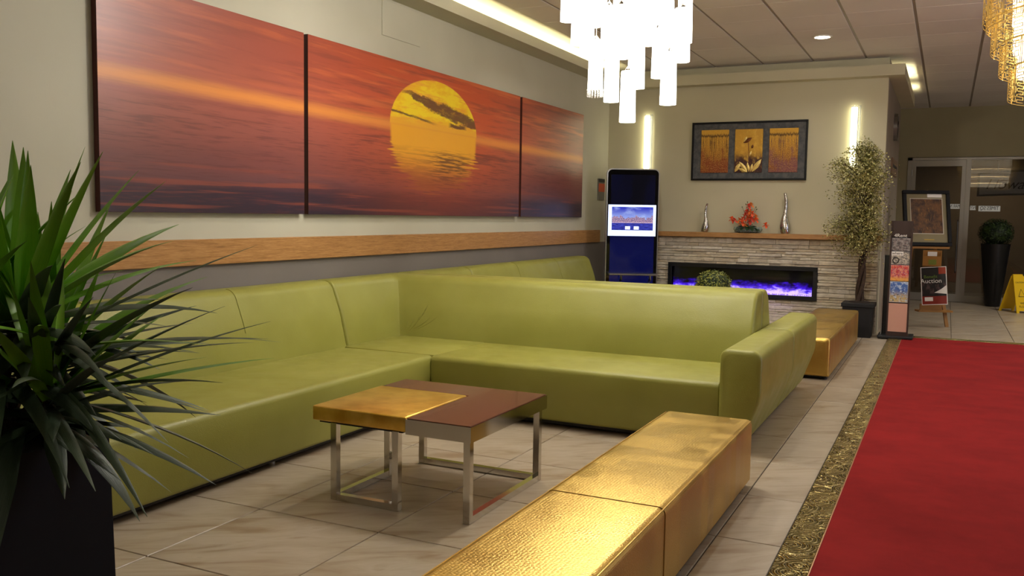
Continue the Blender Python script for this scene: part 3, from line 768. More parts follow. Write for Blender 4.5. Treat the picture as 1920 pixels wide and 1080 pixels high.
MB().box(KX0-.03,KX1+.03,KY-.12,KY+.20,.0,.04,.008,1).build('base_plate', M_steel, t, off=off)
t.location = (-3.96, 12.0, 0); t.rotation_euler = (0,0,math.radians(26))

t = thing('wall_plaque','small red and grey striped plaque on the left wall behind the tall screen','sign',(WX,12.5,1.72)); off=t.location
MB().box(WX,WX+.02,12.37,12.62,1.74,2.05).build('backing', mat('plaque_grey',(110,106,98),.5), t, off=off, smooth=False)
MB().box(WX+.02,WX+.022,12.37,12.62,1.86,1.98).build('red_band', mat('plaque_red',(176,72,38),.5), t, off=off, smooth=False)
MB().box(WX+.02,WX+.022,12.37,12.62,2.0,2.05).build('dark_band', M_blackmat, t, off=off, smooth=False)

# ================================================================= TOPIARY BALL
def ball_foliage(c, R, n, leaf, m_, parent, off, sq=1, seed=1):
    random.seed(seed); bm = MB()
    for i in range(n):
        z = random.uniform(-1,1); a = random.uniform(0,2*PI); r = math.sqrt(1-z*z); d = V((r*math.cos(a),r*math.sin(a),z)); p = V(c)+V((d.x*R,d.y*R,d.z*R*sq))*random.uniform(.86,1.03)
        s = d.cross(V((random.random()-.5,random.random()-.5,random.random()-.5))).normalized(); q = d.cross(s).normalized()+d*random.uniform(-.5,.9); q.normalize(); L = leaf*random.uniform(.7,1.3)
        bm.quad(p-s*L*.3, p+q*L*.5-s*L*.1, p+q*L, p+s*L*.35+q*L*.3)
    o = bm.build('foliage', m_, parent, off=off, smooth=False); o['kind']='stuff'; return o
M_box = mat('boxwood_leaf', rough=.5, fn=lambda: {'color': mx(smooth(noise(coord(),30,2),.4,.6),(40,60,16),(138,140,52))})
M_boxdark = mat('dark_boxwood_leaf', rough=.6, fn=lambda: {'color': mx(smooth(noise(coord(),14,2),.4,.6),(14,30,8),(44,64,16))})
bc = (-2.27,9.75); t = thing('topiary_ball','round green topiary ball seen above the long sofa back','plant',(bc[0],bc[1],.486)); off=t.location
MB().lathe([(.07,.0),(.10,.10),(.105,.11),(.09,.11)],n=20).build('pot', M_blackmat, t)
MB().sphere((bc[0],bc[1],.76),.175,2,(1.05,1.05,.85)).build('core', mat('core_green',(24,36,12),.8), t, off=off)
ball_foliage((bc[0],bc[1],.76),.20,2600,.024,M_box,t,off,.87)

# ================================================================= POTTED TREE BY THE FIREPLACE
tx,ty = -.985,12.40
t = thing('potted_tree','tall artificial tree with pale speckled leaves in a black square pot','plant',(tx,ty,0)); off=t.location
m = MB()
m.box(tx-.20,tx+.20,ty-.20,ty+.20,.39,.44,.004,1); m.loft([[(tx+a*.165,ty+b*.165,0.0) for a,b in ((-1,-1),(1,-1),(1,1),(-1,1))],[(tx+a*.185,ty+b*.185,.39) for a,b in ((-1,-1),(1,-1),(1,1),(-1,1))]])
m.build('pot', M_blackmat, t, off=off, smooth=False)
MB().lathe([(.13,.44),(.12,.455)],tx,ty,16).build('soil', M_soil, t, off=off)
random.seed(21)
for k in range(3):
    pts = []; rad = []
    for i in range(15):
        q = i/14; a = k*2.1+q*6; r = .035*(1-q*.3); pts.append((tx+math.cos(a)*r+.04*q, ty+math.sin(a)*r, .44+q*.95)); rad.append(.026-.008*q)
    MB().tube(pts, rad, 8).build('trunk', M_bark, t, off=off)
tips = []
def crown_r(z):                     # half width of the crown by height
    pr_ = [(1.05,.30),(1.25,.40),(1.5,.42),(1.75,.46),(2.0,.49),(2.2,.44),(2.35,.24),(2.5,.10),(2.58,.03)]
    for (a,ra),(b,rb) in zip(pr_,pr_[1:]):
        if a <= z <= b: return ra+(rb-ra)*(z-a)/(b-a)
    return .03
m = MB()
tcx = tx-.03
for i in range(90):
    a = i*2.399; z1 = random.uniform(1.0,2.5); R = crown_r(max(1.05,z1))*random.uniform(.35,.98); z0 = max(1.2,z1-random.uniform(.2,.5))
    p0 = V((tx+.04,ty,min(z0,1.9))); p2 = V((tcx+math.cos(a)*R, ty-.08+math.sin(a)*R*.8, z1)); p1 = (p0+p2)/2+V((0,0,.10))
    pts = [p0,(p0+p1)/2+V((0,0,.02)),p1,(p1+p2)/2+V((0,0,.03)),p2]
    m.tube(pts,[.009,.007,.005,.004,.002],5); tips.append((pts,R))
o = m.build('branch', M_bark, t, off=off); o['kind']='stuff'
M_speck = mat('pale_speckled_leaf', rough=.55, fn=lambda: {'color': mx(smooth(noise(coord(),22,2),.42,.6),(98,98,42),(212,206,140))})
lf = MB()
for pts,R in tips:
    for j in range(190):
        q = random.uniform(.45,1.0)*4; i = min(3,int(q)); p = pts[i].lerp(pts[i+1], q-i)
        sp = .10 if random.random()<.7 else .055
        p = p+V((random.gauss(0,sp*.75),random.gauss(0,sp*.75),random.gauss(-.01,sp*.6)))
        if p.y > BY-.12 : p.y = BY-.12-random.random()*.1
        if p.z < .92 or abs(p.x-tcx) > crown_r(max(1.05,p.z))*1.12: continue
        d = V((random.gauss(0,1),random.gauss(0,1),random.gauss(-.3,.7))).normalized(); s = d.cross(V((random.random(),random.random(),1))).normalized(); L = random.uniform(.018,.032)
        lf.quad(p, p+d*L*.5-s*L*.34, p+d*L, p+d*L*.5+s*L*.34)
o = lf.build('foliage', M_speck, t, off=off, smooth=False); o['kind']='stuff'

# ================================================================= BIG PLANT IN FRONT
px0,px1,py0,py1 = -2.32,-1.905,1.17,1.585
t = thing('potted_dracaena','large spiky dracaena plant in a tall black square planter at the left','plant',((px0+px1)/2,(py0+py1)/2,0)); off=t.location
c_ = ((px0+px1)/2,(py0+py1)/2)
def sq(s,z,r=0): return [(c_[0]+a*s,c_[1]+b*s,z) for a,b in ((-1,-1),(1,-1),(1,1),(-1,1))]
MB().loft([sq(.222,0),sq(.207,.93),sq(.19,.93),sq(.19,.88)]).build('planter', mat('planter_black',(11,12,17),.6,spec=.25), t, off=off, smooth=False)
MB().box(c_[0]-.188,c_[0]+.188,c_[1]-.188,c_[1]+.188,.87,.885).build('soil', M_soil, t, off=off, smooth=False)
def dleaf(base, az, el, L, w, droop, m_, twist=0, n=9):
    d = V((math.cos(az)*math.cos(el), math.sin(az)*math.cos(el), math.sin(el)))
    s = V((-math.sin(az),math.cos(az),0)); s = Matrix.Rotation(twist,3,d) @ s
    mb = MB(); LY = mb.bm.loops.layers.uv.new('print'); R = []; p = V(base); dd = d.copy(); st = L/n
    for i in range(n+1):
        k = i/n; wd = w*.5*(.55+.45*min(1,k*3.2))*(1-max(0,(k-.3)/.7)**1.7)
        if i == n: wd = .0006
        nrm = s.cross(dd).normalized()
        R.append(([p-s*wd+nrm*wd*.35, p.copy(), p+s*wd+nrm*wd*.35],k))
        p = p+dd*st; dd = (dd-V((0,0,1))*droop*st*(1 if dd.z > -.95 else 0)).normalized()
    VV = [([mb.bm.verts.new(q) for q in r],k) for r,k in R]
    for (a,ka),(b,kb) in zip(VV,VV[1:]):
        for i in range(2):
            f = mb.bm.faces.new((a[i],a[i+1],b[i+1],b[i]))
            for l,(uu,vv) in zip(f.loops,((i*.5,ka),(i*.5+.5,ka),(i*.5+.5,kb),(i*.5,kb))): l[LY].uv = (uu,vv)
    mb.build('leaf', m_, t, off=off, angle=80)
random.seed(12)
crowns = [((-2.03,1.44),1.25,58,1,.40,.046),((-1.88,1.40),1.07,30,1,.32,.038),((-2.20,1.36),1.20,40,1,.40,.046),((-2.10,1.55),1.12,30,1,.38,.044)]
for (cx,cy),cz,n,young,L0,w0 in crowns:
    MB().tube([(c_[0]+(cx-c_[0])*.4,c_[1]+(cy-c_[1])*.4,.88),((cx+c_[0])/2,(cy+c_[1])/2,(cz+.88)/2),(cx,cy,cz)],[.022,.018,.016],8).build('stem', M_bark, t, off=off)
    for i in range(n):
        k = i/n; az = i*2.399+random.uniform(-.2,.2); el = math.radians(84-112*k**.9)+random.uniform(-.08,.08)
        L = L0*(.72+.5*math.sin(PI*min(1,k*1.1+.12)))*random.uniform(.85,1.1)
        if cx == -1.90 and k < .35: L *= .8
        dleaf((cx+math.cos(az)*.012,cy+math.sin(az)*.012,cz-.11*k+.02), az, el, L, w0*random.uniform(.85,1.3), .5+1.6*k, M_leaf_young if k < .42 else M_leaf_old, random.uniform(-.3,.3))
for i in range(24):
    az = math.radians(random.uniform(-55,70)); el = math.radians(random.uniform(-22,38)); L = random.uniform(.42,.60)
    dleaf((-1.95+math.cos(az)*.03,1.44+math.sin(az)*.03,random.uniform(1.02,1.22)), az, el, L, random.uniform(.026,.036), random.uniform(.2,.8), M_leaf_old if i%5 else M_leaf_young, random.uniform(-.3,.3))
# long low and hanging leaves
for i in range(44):
    az = i*2.399+.4; el = math.radians(random.uniform(-28,22)); L = random.uniform(.42,.62)
    dleaf((c_[0]+math.cos(az)*.05,c_[1]+.05+math.sin(az)*.05,random.uniform(.98,1.14)), az, el, L, random.uniform(.036,.056), random.uniform(.4,1.4), M_leaf_old, random.uniform(-.4,.4))
for (ax,ay,az_z,az,el,L,w) in ((-1.94,1.36,.99,-.9,-.35,.54,.075),(-1.99,1.26,.98,-1.5,-.3,.54,.08),(-2.05,1.24,.98,-1.8,-.2,.5,.08),(-2.13,1.22,1.0,-1.9,-.3,.36,.07),(-1.93,1.42,1.0,.2,-.3,.36,.06),(-1.95,1.3,1.06,-.9,.1,.36,.065)):
    dleaf((ax,ay,az_z), az, el, L, w, 3.4, M_leaf_old, 0)

# ================================================================= GLASS CHANDELIER
CH = (-1.88,5.6)
t = thing('glass_chandelier','cluster chandelier of lit white glass cylinders over the low table','chandelier',(CH[0],CH[1],CEIL-.012)); off=t.location
MB().lathe([(.42,CEIL-.012),(.42,CEIL-.045),(.40,CEIL-.05)],CH[0],CH[1],40).build('ceiling_plate', M_chrome, t, off=off)
CYLS = [(-2.248,5.417,2.741),(-2.261,5.631,2.632),(-2.108,5.509,2.715),(-2.15,5.673,2.346),(-2.041,5.688,2.256),(-1.846,5.45,2.094),(-1.835,5.259,2.456),(-1.915,5.836,2.357),(-1.587,5.45,2.193),(-1.531,5.414,2.437),(-1.631,5.947,2.658),(-1.733,5.579,2.716),(-1.766,5.836,2.419),(-1.79,5.583,2.435),(-1.683,5.697,2.567),(-1.822,5.355,2.631),(-2.074,5.694,2.575),(-2.288,5.858,2.597),(-1.853,5.616,2.816),(-2.033,5.769,2.88),(-2.129,5.72,2.913),(-1.674,5.295,2.531),(-2.305,5.781,2.959),(-1.71,5.664,2.847)]
CYLS += [(-1.98,5.44,2.50),(-1.95,5.62,2.68),(-2.06,5.36,2.82),(-1.6,5.5,2.98)]
acc = []
for x,y,z in CYLS:
    for _ in range(30):                                    # keep tubes clear of one another
        mv = False
        for a,b in acc:
            d = math.hypot(x-a,y-b)
            if d < .108: 
                k = (.110-d)/max(d,.01); x += (x-a)*k; y += (y-b)*k; mv = True
        if not mv: break
    acc.append((x,y))
sh0 = None
for (x,y),(_,_,z) in zip(acc,CYLS):
    if sh0 is None: sh = sh0 = MB().lathe([(.050,0),(.0505,.02),(.046,.30),(.044,.315),(.040,.315),(.042,.30),(.0465,.02),(.046,0)],n=24,caps=False).build('glass_shade', M_glow, t)
    else: sh = sh0.copy(); COL.objects.link(sh)
    sh.location = (x-CH[0],y-CH[1],z-off.z)
    MB().tube([(x,y,z+.315),(CH[0]+(x-CH[0])*.75 if abs(x-CH[0])>.38 or abs(y-CH[1])>.38 else x,CH[1]+(y-CH[1])*.75 if abs(x-CH[0])>.38 or abs(y-CH[1])>.38 else y,CEIL-.048)],.0022,5).build('cord', M_steel, t, off=off)
    MB().lathe([(.018,z+.29),(.018,z+.33),(.006,z+.345)],x,y,12).build('lamp_cap', M_chrome, t, off=off)
x,y = acc[3]; z = CYLS[3][2]; m = MB()
for k in range(4):
    for i in range(16): m.sphere((x+.049*math.cos(i*PI/8),y+.049*math.sin(i*PI/8),z-.008-k*.014),.0065,1)
o = m.build('crystal_bead', M_crystal, t, off=off); o['kind']='stuff'

pl = bpy.data.lights.new('cluster_fill_light','POINT'); pl.energy = 165; pl.color = (1,.96,.88); pl.shadow_soft_size = .15  # added point light above the shades, brightens ceiling and walls
po = bpy.data.objects.new('cluster_fill_light',pl); COL.objects.link(po); po.location = (CH[0],CH[1],3.33)
# ================================================================= GOLD FRETWORK CHANDELIER
GX,GY = .97,8.0
t = thing('gold_chandelier','tiered gold fretwork chandelier hanging at the upper right','chandelier',(GX,GY,CEIL-.012)); off=t.location
MB().lathe([(.5,CEIL-.012),(.5,CEIL-.05)],GX,GY,40).build('ceiling_plate', M_brass, t, off=off)
M_gl2 = mat('warm_lit_drum',(250,240,215),.4,emit=(255,240,210),estr=2.6)
def fret(R, z0, z1, ncell, rod=.0048):
    mb = MB(); dth = 2*PI/ncell; H = z1-z0
    def P(a,z,r=R): return V((GX+r*math.cos(a),GY+r*math.sin(a),z))
    def seg(a0,z0_,a1,z1_):
        k = 2 if abs(a1-a0)*R > .05 else 1
        for i in range(k):
            p = P(a0+(a1-a0)*i/k, z0_+(z1_-z0_)*i/k); q = P(a0+(a1-a0)*(i+1)/k, z0_+(z1_-z0_)*(i+1)/k); mb.bar(p,q,rod)
    for c in range(ncell):
        a = c*dth; b = a+dth*.92; A = lambda f: a+(b-a)*f; Z = lambda f: z0+H*f
        seg(A(0),Z(0),A(1),Z(0)); seg(A(0),Z(1),A(1),Z(1)); seg(A(0),Z(0),A(0),Z(1)); seg(A(1),Z(0),A(1),Z(1))
        n = 9; zz = [Z(.08+.84*i/n) for i in range(n+1)]
        for i in range(n):
            l, r_ = (.12,.56) ; seg(A(l),zz[i],A(r_),zz[i]); e = r_ if i%2==0 else l; seg(A(e),zz[i],A(e),zz[i+1])
        for i in range(3):
            q0 = Z(.1+.3*i); q1 = Z(.28+.3*i); seg(A(.68),q0,A(.90),q0); seg(A(.90),q0,A(.90),q1); seg(A(.68),q1,A(.90),q1); seg(A(.68),q0,A(.68),q1)
    return mb
for R,z0,z1,nc in ((.80,3.02,3.46,22),(.775,2.98,3.22,24),(.735,2.80,3.05,22),(.67,2.63,2.86,20),(.60,2.44,2.68,18)):
    fret(R,z0,z1,nc).build('fretwork_tier', M_brass, t, off=off, smooth=False)
    MB().lathe([(R,z1),(R+.006,z1+.008),(R,z1+.012),(R-.006,z1+.004)],GX,GY,48,caps=False).build('tier_ring', M_brass, t, off=off)
for R,z0,z1 in ((.60,3.02,3.46),(.585,2.80,3.0),(.55,2.62,2.78),(.44,2.52,2.60)):
    MB().lathe([(R,z0),(R,z1)],GX,GY,40).build('lit_drum', M_gl2, t, off=off)
for i in range(4):
    a = i*PI/2; MB().tube([(GX+.4*math.cos(a),GY+.4*math.sin(a),3.40),(GX+.4*math.cos(a),GY+.4*math.sin(a),CEIL-.04)],.006,6).build('hanger_rod', M_brass, t, off=off)

pl = bpy.data.lights.new('chandelier_fill_light','POINT'); pl.energy = 330; pl.color = (1,.90,.74); pl.shadow_soft_size = .3  # added point light over the drums, fills the ceiling with light
po = bpy.data.objects.new('chandelier_fill_light',pl); COL.objects.link(po); po.location = (GX,GY,3.5)
# ================================================================= STOREFRONT
M_alu = mat('aluminium_frame',(150,146,138),.4,.6)
def f_glassmat():
    m = bpy.data.materials.new('storefront_glass'); m.use_nodes = True; nt = m.node_tree; nt.nodes.clear()
    out = nt.nodes.new('ShaderNodeOutputMaterial'); mix = nt.nodes.new('ShaderNodeMixShader'); tr = nt.nodes.new('ShaderNodeBsdfTransparent'); gl = nt.nodes.new('ShaderNodeBsdfGlossy'); fr_ = nt.nodes.new('ShaderNodeFresnel')
    tr.inputs[0].default_value = (.8,.78,.75,1); gl.inputs['Roughness'].default_value = .01; fr_.inputs[0].default_value = 1.45
    nt.links.new(fr_.outputs[0],mix.inputs[0]); nt.links.new(tr.outputs[0],mix.inputs[1]); nt.links.new(gl.outputs[0],mix.inputs[2]); nt.links.new(mix.outputs[0],out.inputs[0]); return m
M_glass = f_glassmat()
wf = thing('x','','')
bpy.data.objects.remove(wf)
m = MB()
Yf0, Yf1 = DY-.02, DY+.06
m.box(-.73,-.655,Yf0,Yf1,0,2.69).box(-.73,RX,Yf0,Yf1,2.645,2.69).box(.265,.345,Yf0,Yf1,0,2.645).box(.345,RX,Yf0,Yf1,0,.12).box(2.3,2.37,Yf0,Yf1,.12,2.645).box(4.2,4.27,Yf0,Yf1,.12,2.645)
w1 = struct(m.build('window_1', M_alu, smooth=False))
for xa,xb in ((.345,2.3),(2.37,4.2),(4.27,RX)): MB().box(xa,xb,DY+.02,DY+.028,.12,2.645).build('pane', M_glass, w1, smooth=False)
m = MB(); m.box(-.652,-.585,Yf0,Yf1-.01,.01,2.64).box(.195,.262,Yf0,Yf1-.01,.01,2.64).box(-.585,.195,Yf0,Yf1-.01,2.53,2.64).box(-.585,.195,Yf0,Yf1-.01,.01,.15)
d1 = struct(m.build('door_1', M_alu, smooth=False))
MB().box(-.585,.195,DY+.02,DY+.028,.15,2.53).build('pane', M_glass, d1, smooth=False)
MB().tube([(.17,DY-.02,.55),(.17,DY-.07,.58),(.17,DY-.07,1.5),(.17,DY-.02,1.53)],.012,8).build('door_handle', M_steel, d1)
for z in (2.35,1.35,.3): MB().lathe([(.012,z),(.012,z+.12)],-.655,Yf0-.01,8).build('hinge', M_steel, d1)
# vestibule beyond the glass
struct(MB().box(-3,RX,DY+.15,24,-.12,-.01).build('floor_vestibule', mat('vestibule_floor',(86,78,68),.4), smooth=False))
struct(MB().box(-3,RX+2,21.6,21.7,-.12,3.6).build('wall_vestibule', mat('vestibule_wall',(100,86,70),.8), smooth=False))
struct(MB().box(-3,RX+2,DY+.15,21.6,2.95,3.0).build('ceiling_vestibule', mat('vestibule_ceiling',(90,80,70),.8), smooth=False))
area_light('vestibule_fill_light', (.8,20.2,2.9), .5, 24, WARM)  # added light without a fixture, brightens the banner behind the glass
# shop-front banner hung behind the glass
t = thing('banner_sign','dark framed grey banner with script lettering behind the right glass pane','sign',(1.3,DY+.35,1.95)); off=t.location
bx0,bx1 = .47,2.5
def arc(z0,z1,inset,y):
    top=[]; bot=[]
    for i in range(13):
        k=i/12; x=bx0+inset+(bx1-bx0-2*inset)*k; top.append((x,y,z1-inset+.06*math.sin(k*PI))); bot.append((x,y,z0+inset-.0*k+.03*math.sin(k*PI)))
    return bot+top[::-1]
MB().loft([arc(1.98,2.42,0,DY+.40),arc(1.98,2.42,0,DY+.34)]).build('frame', M_black, t, off=off, smooth=False)
MB().loft([arc(1.98,2.42,.035,DY+.34),arc(1.98,2.42,.035,DY+.335)]).build('face', mat('banner_grey',(128,130,134),.6), t, off=off, smooth=False)
text('Howard-J', 'lettering', .26, mat('banner_ink',(22,22,30),.6), t, (.60,DY+.333,2.20), (PI/2,0,0), off=off, align='LEFT', shear=.35)
MB().tube([(.8,DY+.36,2.45),(.8,DY+.36,2.95)],.004,5).build('hanging_wire', M_steel, t, off=off)
MB().tube([(2.2,DY+.36,2.45),(2.2,DY+.36,2.95)],.004,5).build('hanging_wire', M_steel, t, off=off)
# mirrored street-name decals on the glass
M_decal = mat('white_decal',(214,214,206),.6,emit=(214,214,206),estr=.12)
def decal(lab, s, xa, xb, z0, z1):
    t = thing('window_decal', lab, 'sign', ((xa+xb)/2,DY+.018,z0)); off = t.location
    MB().box(xa,xb,DY+.0165,DY+.0185,z0,z1).build('white_strip', M_decal, t, off=off, smooth=False)
    text(s,'lettering',(z1-z0)*.95, M_blackmat, t, ((xa+xb)/2,DY+.0155,(z0+z1)/2+.004),(PI/2,0,0),mirror=True,off=off,sx=(xb-xa)/max(.1,len(s)*.60*(z1-z0)*.95))
decal('white strip with mirrored lettering on the right glass pane beside the tall planter','TIMES SQ',.50,.855,1.70,1.80)
decal('shortest white strip with mirrored lettering, just right of the door frame','NY',.36,.455,1.72,1.80)
decal('white strip with mirrored lettering inside the door glass','MAR NYC',-.05,.19,1.74,1.83)

# wall clock seen edge-on
t = thing('wall_clock','round silver rimmed wall clock seen edge-on above the easel','clock',(-.78,14.55,2.88))
M_face = mat('clock_face',(226,222,210),.4)
for r0,r1,xa,xb,mm,nm in ((.20,.17,0,.05,M_steel,'rim'),(.165,.16,.0,.03,M_face,'face')):
    rings = [[(xx,rr*math.cos(2*PI*i/32),rr*math.sin(2*PI*i/32)) for i in range(32)] for xx,rr in ((xa,r0),(xb,r0),(xb,r1),(xa+.01,r1))]
    MB().loft(rings).build(nm, mm, t)
for a,L in ((.9,.12),(2.6,.09)): MB().bar((.052,0,0),(.052,math.cos(a)*L,math.sin(a)*L),.008,.004).build('hand', M_black, t)
# notice plate lower on the side wall
t = thing('wall_notice','narrow brown framed notice on the side wall above the tree','sign',(-.78,15.0,2.30))
MB().box(0,.02,-.8,.5,-.12,.12).build('board', mat('notice_brown',(132,108,84),.6), t)
MB().box(.02,.024,-.7,.4,-.02,.03).build('slot', M_black, t)

# ================================================================= MAGAZINE RACK
rx0,rx1,ry = -.640,-.385,12.28
t = thing('magazine_rack','tall narrow brown magazine rack with pockets beside the red carpet','rack',((rx0+rx1)/2,ry+.15,0)); off=t.location
M_rackw = mat('dark_rack_wood',(52,34,28),.5)
MB().box(rx0-.10,rx1+.06,ry-.05,ry+.36,.0128,.045,.006,1).build('base', M_blackmat, t, off=off)
MB().box(rx0,rx1,ry+.10,ry+.12,.045,1.50).build('back_board', M_rackw, t, off=off, smooth=False)
for x in (rx0,rx1-.018): MB().box(x-.0,x+.018,ry,ry+.10,.045,1.50).build('side_board', M_rackw, t, off=off, smooth=False)
MB().box(rx0+.018,rx1-.018,ry+.02,ry+.10,1.30,1.50).build('header_board', M_rackw, t, off=off, smooth=False)
def f_print(kind):
    def fn():
        x,y,z = sep(coord('UV')); n = noise(vec(x*6,y*6,0.),1,4,.7); k = noise(vec(x*14,y*14,4.),1,3,.7)
        if kind == 0: c = mx(smooth(n,.4,.6),(70,66,66),(150,144,140)); c = mx(smooth(k,.55,.6),c,(120,90,88))
        elif kind == 1: c = mx(smooth(n,.42,.58),(196,186,168),(120,116,112)); c = mx(smooth(k,.55,.62),c,(40,40,46))
        elif kind == 2: c = mx(smooth(n,.4,.58),(190,62,56),(222,150,120)); c = mx(smooth(k,.52,.6),c,(150,60,120)); c = mx(smooth(y,.35,.1)*smooth(k,.4,.5),c,(226,170,70))
        elif kind == 3: c = mx(smooth(y+(n-.5)*.4,.2,.6),(190,166,112),(70,104,170)); c = mx(smooth(n,.5,.62),c,(190,206,226)); c = mx(smooth(k,.56,.62)*smooth(y,.8,.4),c,(40,60,90))
        else: c = mx(n,(190,140,120),(204,156,136))
        return {'color': c}
    return fn
mags = [(1.12,1.29,0),(.95,1.12,1),(.74,.95,2),(.47,.74,3)]
labs = ['grey cover magazine in the top pocket of the brown rack','pale cover magazine with black emblem in the second pocket of the rack','red cover magazine in the third pocket of the rack','blue sky cover magazine with white border low in the rack']
M_ink = mat('print_ink_white',(228,224,216),.6); M_inkb = mat('print_ink_black',(24,22,24),.6)
for i,(z0,z1,k) in enumerate(mags):
    g_ = thing('magazine', labs[i], 'magazine', ((rx0+rx1)/2,ry+.03,z0), 0, None); of2 = g_.location
    yy = ry+.012
    MB().box(rx0+.02,rx1-.02,yy,yy+.018,z0+.004,z1-.004).build('pages', mat('paper_white',(206,206,210),.6), g_, off=of2, smooth=False)
    b = .006 if k == 3 else .001
    MB().box(rx0+.02+b,rx1-.02-b,yy-.002,yy,z0+.004+b,z1-.004-b).build('cover', mat('magazine_cover_%d'%k,rough=.4,fn=f_print(k)), g_, off=of2, smooth=False, uv=lambda c,z0=z0,z1=z1:((c.x-rx0)/.25,(c.z-z0)/(z1-z0)))
    cx = (rx0+rx1)/2
    if k == 1:
        MB().box(rx0+.022,rx0+.16,yy-.003,yy-.002,z1-.055,z1-.005).build('title_strip', M_ink, g_, off=of2, smooth=False)
        text('where','title',.048,M_inkb,g_,(rx0+.09,yy-.0035,z1-.028),(PI/2,0,0),off=of2)
        mm = MB(); ringp=[(rx0+.075+.035*math.cos(q*PI/12),yy-.004,z0+.055+.035*math.sin(q*PI/12)) for q in range(25)]; mm.tube(ringp,.006,5); mm.build('emblem', M_inkb, g_, off=of2)
    if k == 2: text('Live it up','title',.05,mat('title_red',(226,60,50),.5),g_,(cx,yy-.0035,z1-.03),(PI/2,0,0),off=of2)
text('4Rent','title',.062,M_ink,t,((rx0+rx1)/2-.01,ry+.0175,1.315),(PI/2,0,0),off=off)
for z0,z1,k in mags: MB().box(rx0+.018,rx1-.018,ry+.036,ry+.10,z0-.008,z0).build('pocket_shelf', M_rackw, t, off=off, smooth=False)
MB().box(rx0+.018,rx1-.018,ry+.004,ry+.02,.10,.46).build('front_panel', mat('pink_beige_panel',rough=.6,fn=f_print(4)), t, off=off, smooth=False)
MB().box(rx0+.018,rx1-.018,ry,ry+.02,.045,.10).build('kick_board', M_rackw, t, off=off, smooth=False)
MB().box(rx0-.075,rx0-.06,ry+.12,ry+.30,.045,1.06).build('side_pocket', M_steel, t, off=off, smooth=False)
MB().box(rx0-.06,rx0-.0,ry+.16,ry+.26,.045,1.06).build('side_post', M_black, t, off=off, smooth=False)

# ================================================================= EASEL AND PICTURE
ey = 14.0
t = thing('display_easel','wooden display easel holding the leaning framed picture near the doors','easel',(-.25,ey+.2,0)); off=t.location
M_ew = mat('golden_easel_wood',(150,104,42),.5)
for a,b in (((-.52,ey+.02,0),(-.30,ey+.40,1.95)),((.10,ey+.02,0),(-.14,ey+.40,1.95)),((-.22,ey+.95,0),(-.22,ey+.42,1.8))): MB().bar(a,b,.045,.03).build('leg', M_ew, t, off=off, smooth=False)
MB().box(-.50,.06,ey-.03,ey+.22,1.115,1.145).build('ledge', M_ew, t, off=off, smooth=False)
MB().box(-.30,.0,ey-.02,ey+.0,.24,.33).build('lower_block', M_ew, t, off=off, smooth=False)
MB().box(-.33,.14,ey-.06,ey+.10,.215,.24).build('lower_ledge', M_ew, t, off=off, smooth=False)
t.location.x = -.33; t.rotation_euler = (0,0,math.radians(22))
p = thing('leaning_picture','dark framed brown picture with wide mat leaning on the easel','picture',(-.235,ey+.0,1.15)); 
# local frame: x right, y back, z up; tilted slightly
p.rotation_euler = (math.radians(-14), math.radians(0), math.radians(22))
W2,H2 = .325,.81
m = MB(); f=.05
m.box(-W2,W2,-.03,.02,H2-f,H2,.004,1).box(-W2,W2,-.03,.02,0,f,.004,1).box(-W2,-W2+f,-.03,.02,f,H2-f,.004,1).box(W2-f,W2,-.03,.02,f,H2-f,.004,1)
m.build('frame', M_frame, p)
MB().box(-W2+f,W2-f,-.005,.01,f,H2-f).build('mat_board', mat('khaki_mat',(134,124,92),.7), p, smooth=False)
MB().box(-.225,.225,-.009,-.004,.175,.695).build('inner_border', mat('pale_border',(206,198,180),.7), p, smooth=False)
def f_brownart():
    x,y,z = sep(coord('UV')); n = noise(vec(x*4,y*4,0.),1,5,.7); k = noise(vec(x*20,y*7,1.),1,3)
    c = mx(smooth(n,.35,.65),(56,38,26),(112,76,40)); c = mx(smooth(k,.55,.7)*smooth((x-.45).abs(),.0,.35,1,.2),c,(150,104,44)); return {'color': c}
MB().box(-.215,.215,-.012,-.008,.185,.685).build('painting', mat('brown_painting',rough=.35,fn=f_brownart), p, smooth=False, uv=lambda c:(c.x/.47+.5,c.z/.5))
MB().box(.02,.22,-.009,-.005,.71,.765).build('label_card', M_ink, p, smooth=False)
MB().box(-.05,.09,-.009,-.005,.085,.10).build('signature_plate', mat('brass_plate',(190,160,80),.3,.7), p, smooth=False)
b = thing('wooden_brochure_box','small wooden box with a leaflet below the leaning picture','box',(-.17,ey-.06,.875)); 
m = MB(); m.box(-.12,.12,-.06,.0,0,.012).box(-.12,-.108,-.06,.0,.012,.22).box(.108,.12,-.06,.0,.012,.22).box(-.108,.108,-.012,.0,.012,.22).box(-.108,.108,-.06,-.048,.012,.14)
m.build('box_body', M_ew, b, smooth=False)
MB().box(-.06,.06,-.03,-.02,.02,.20).build('leaflet', M_ink, b, smooth=False)
MB().box(-.045,.055,-.064,-.061,.02,.09).build('green_tag', mat('leaflet_green',(110,120,40),.6), b, smooth=False)
MB().box(-.12,.12,-.01,.02,-.3,.0).build('hanging_strut', M_ew, b, smooth=False)
q = thing('auction_poster','black and red auction poster with white border on the easel foot','poster',(-.105,ey-.16,.335)); q.rotation_euler = (math.radians(-6),math.radians(-5),0)
MB().box(-.165,.165,0,.008,0,.535).build('white_border', M_ink, q, smooth=False)
def f_poster():
    x,y,z = sep(coord('UV')); n = noise(vec(x*5,y*5,0.),1,3)
    c = mx(smooth(n,.45,.6)*smooth(y,.25,.35)*smooth(y,.62,.5)*.6,(16,16,18),(96,70,72)); c = mx(smooth(y,.235,.225),c,(128,34,20)); c = mx(smooth(y,.80,.81)*smooth(x,.70,.71),c,(150,54,26)); return {'color':c}
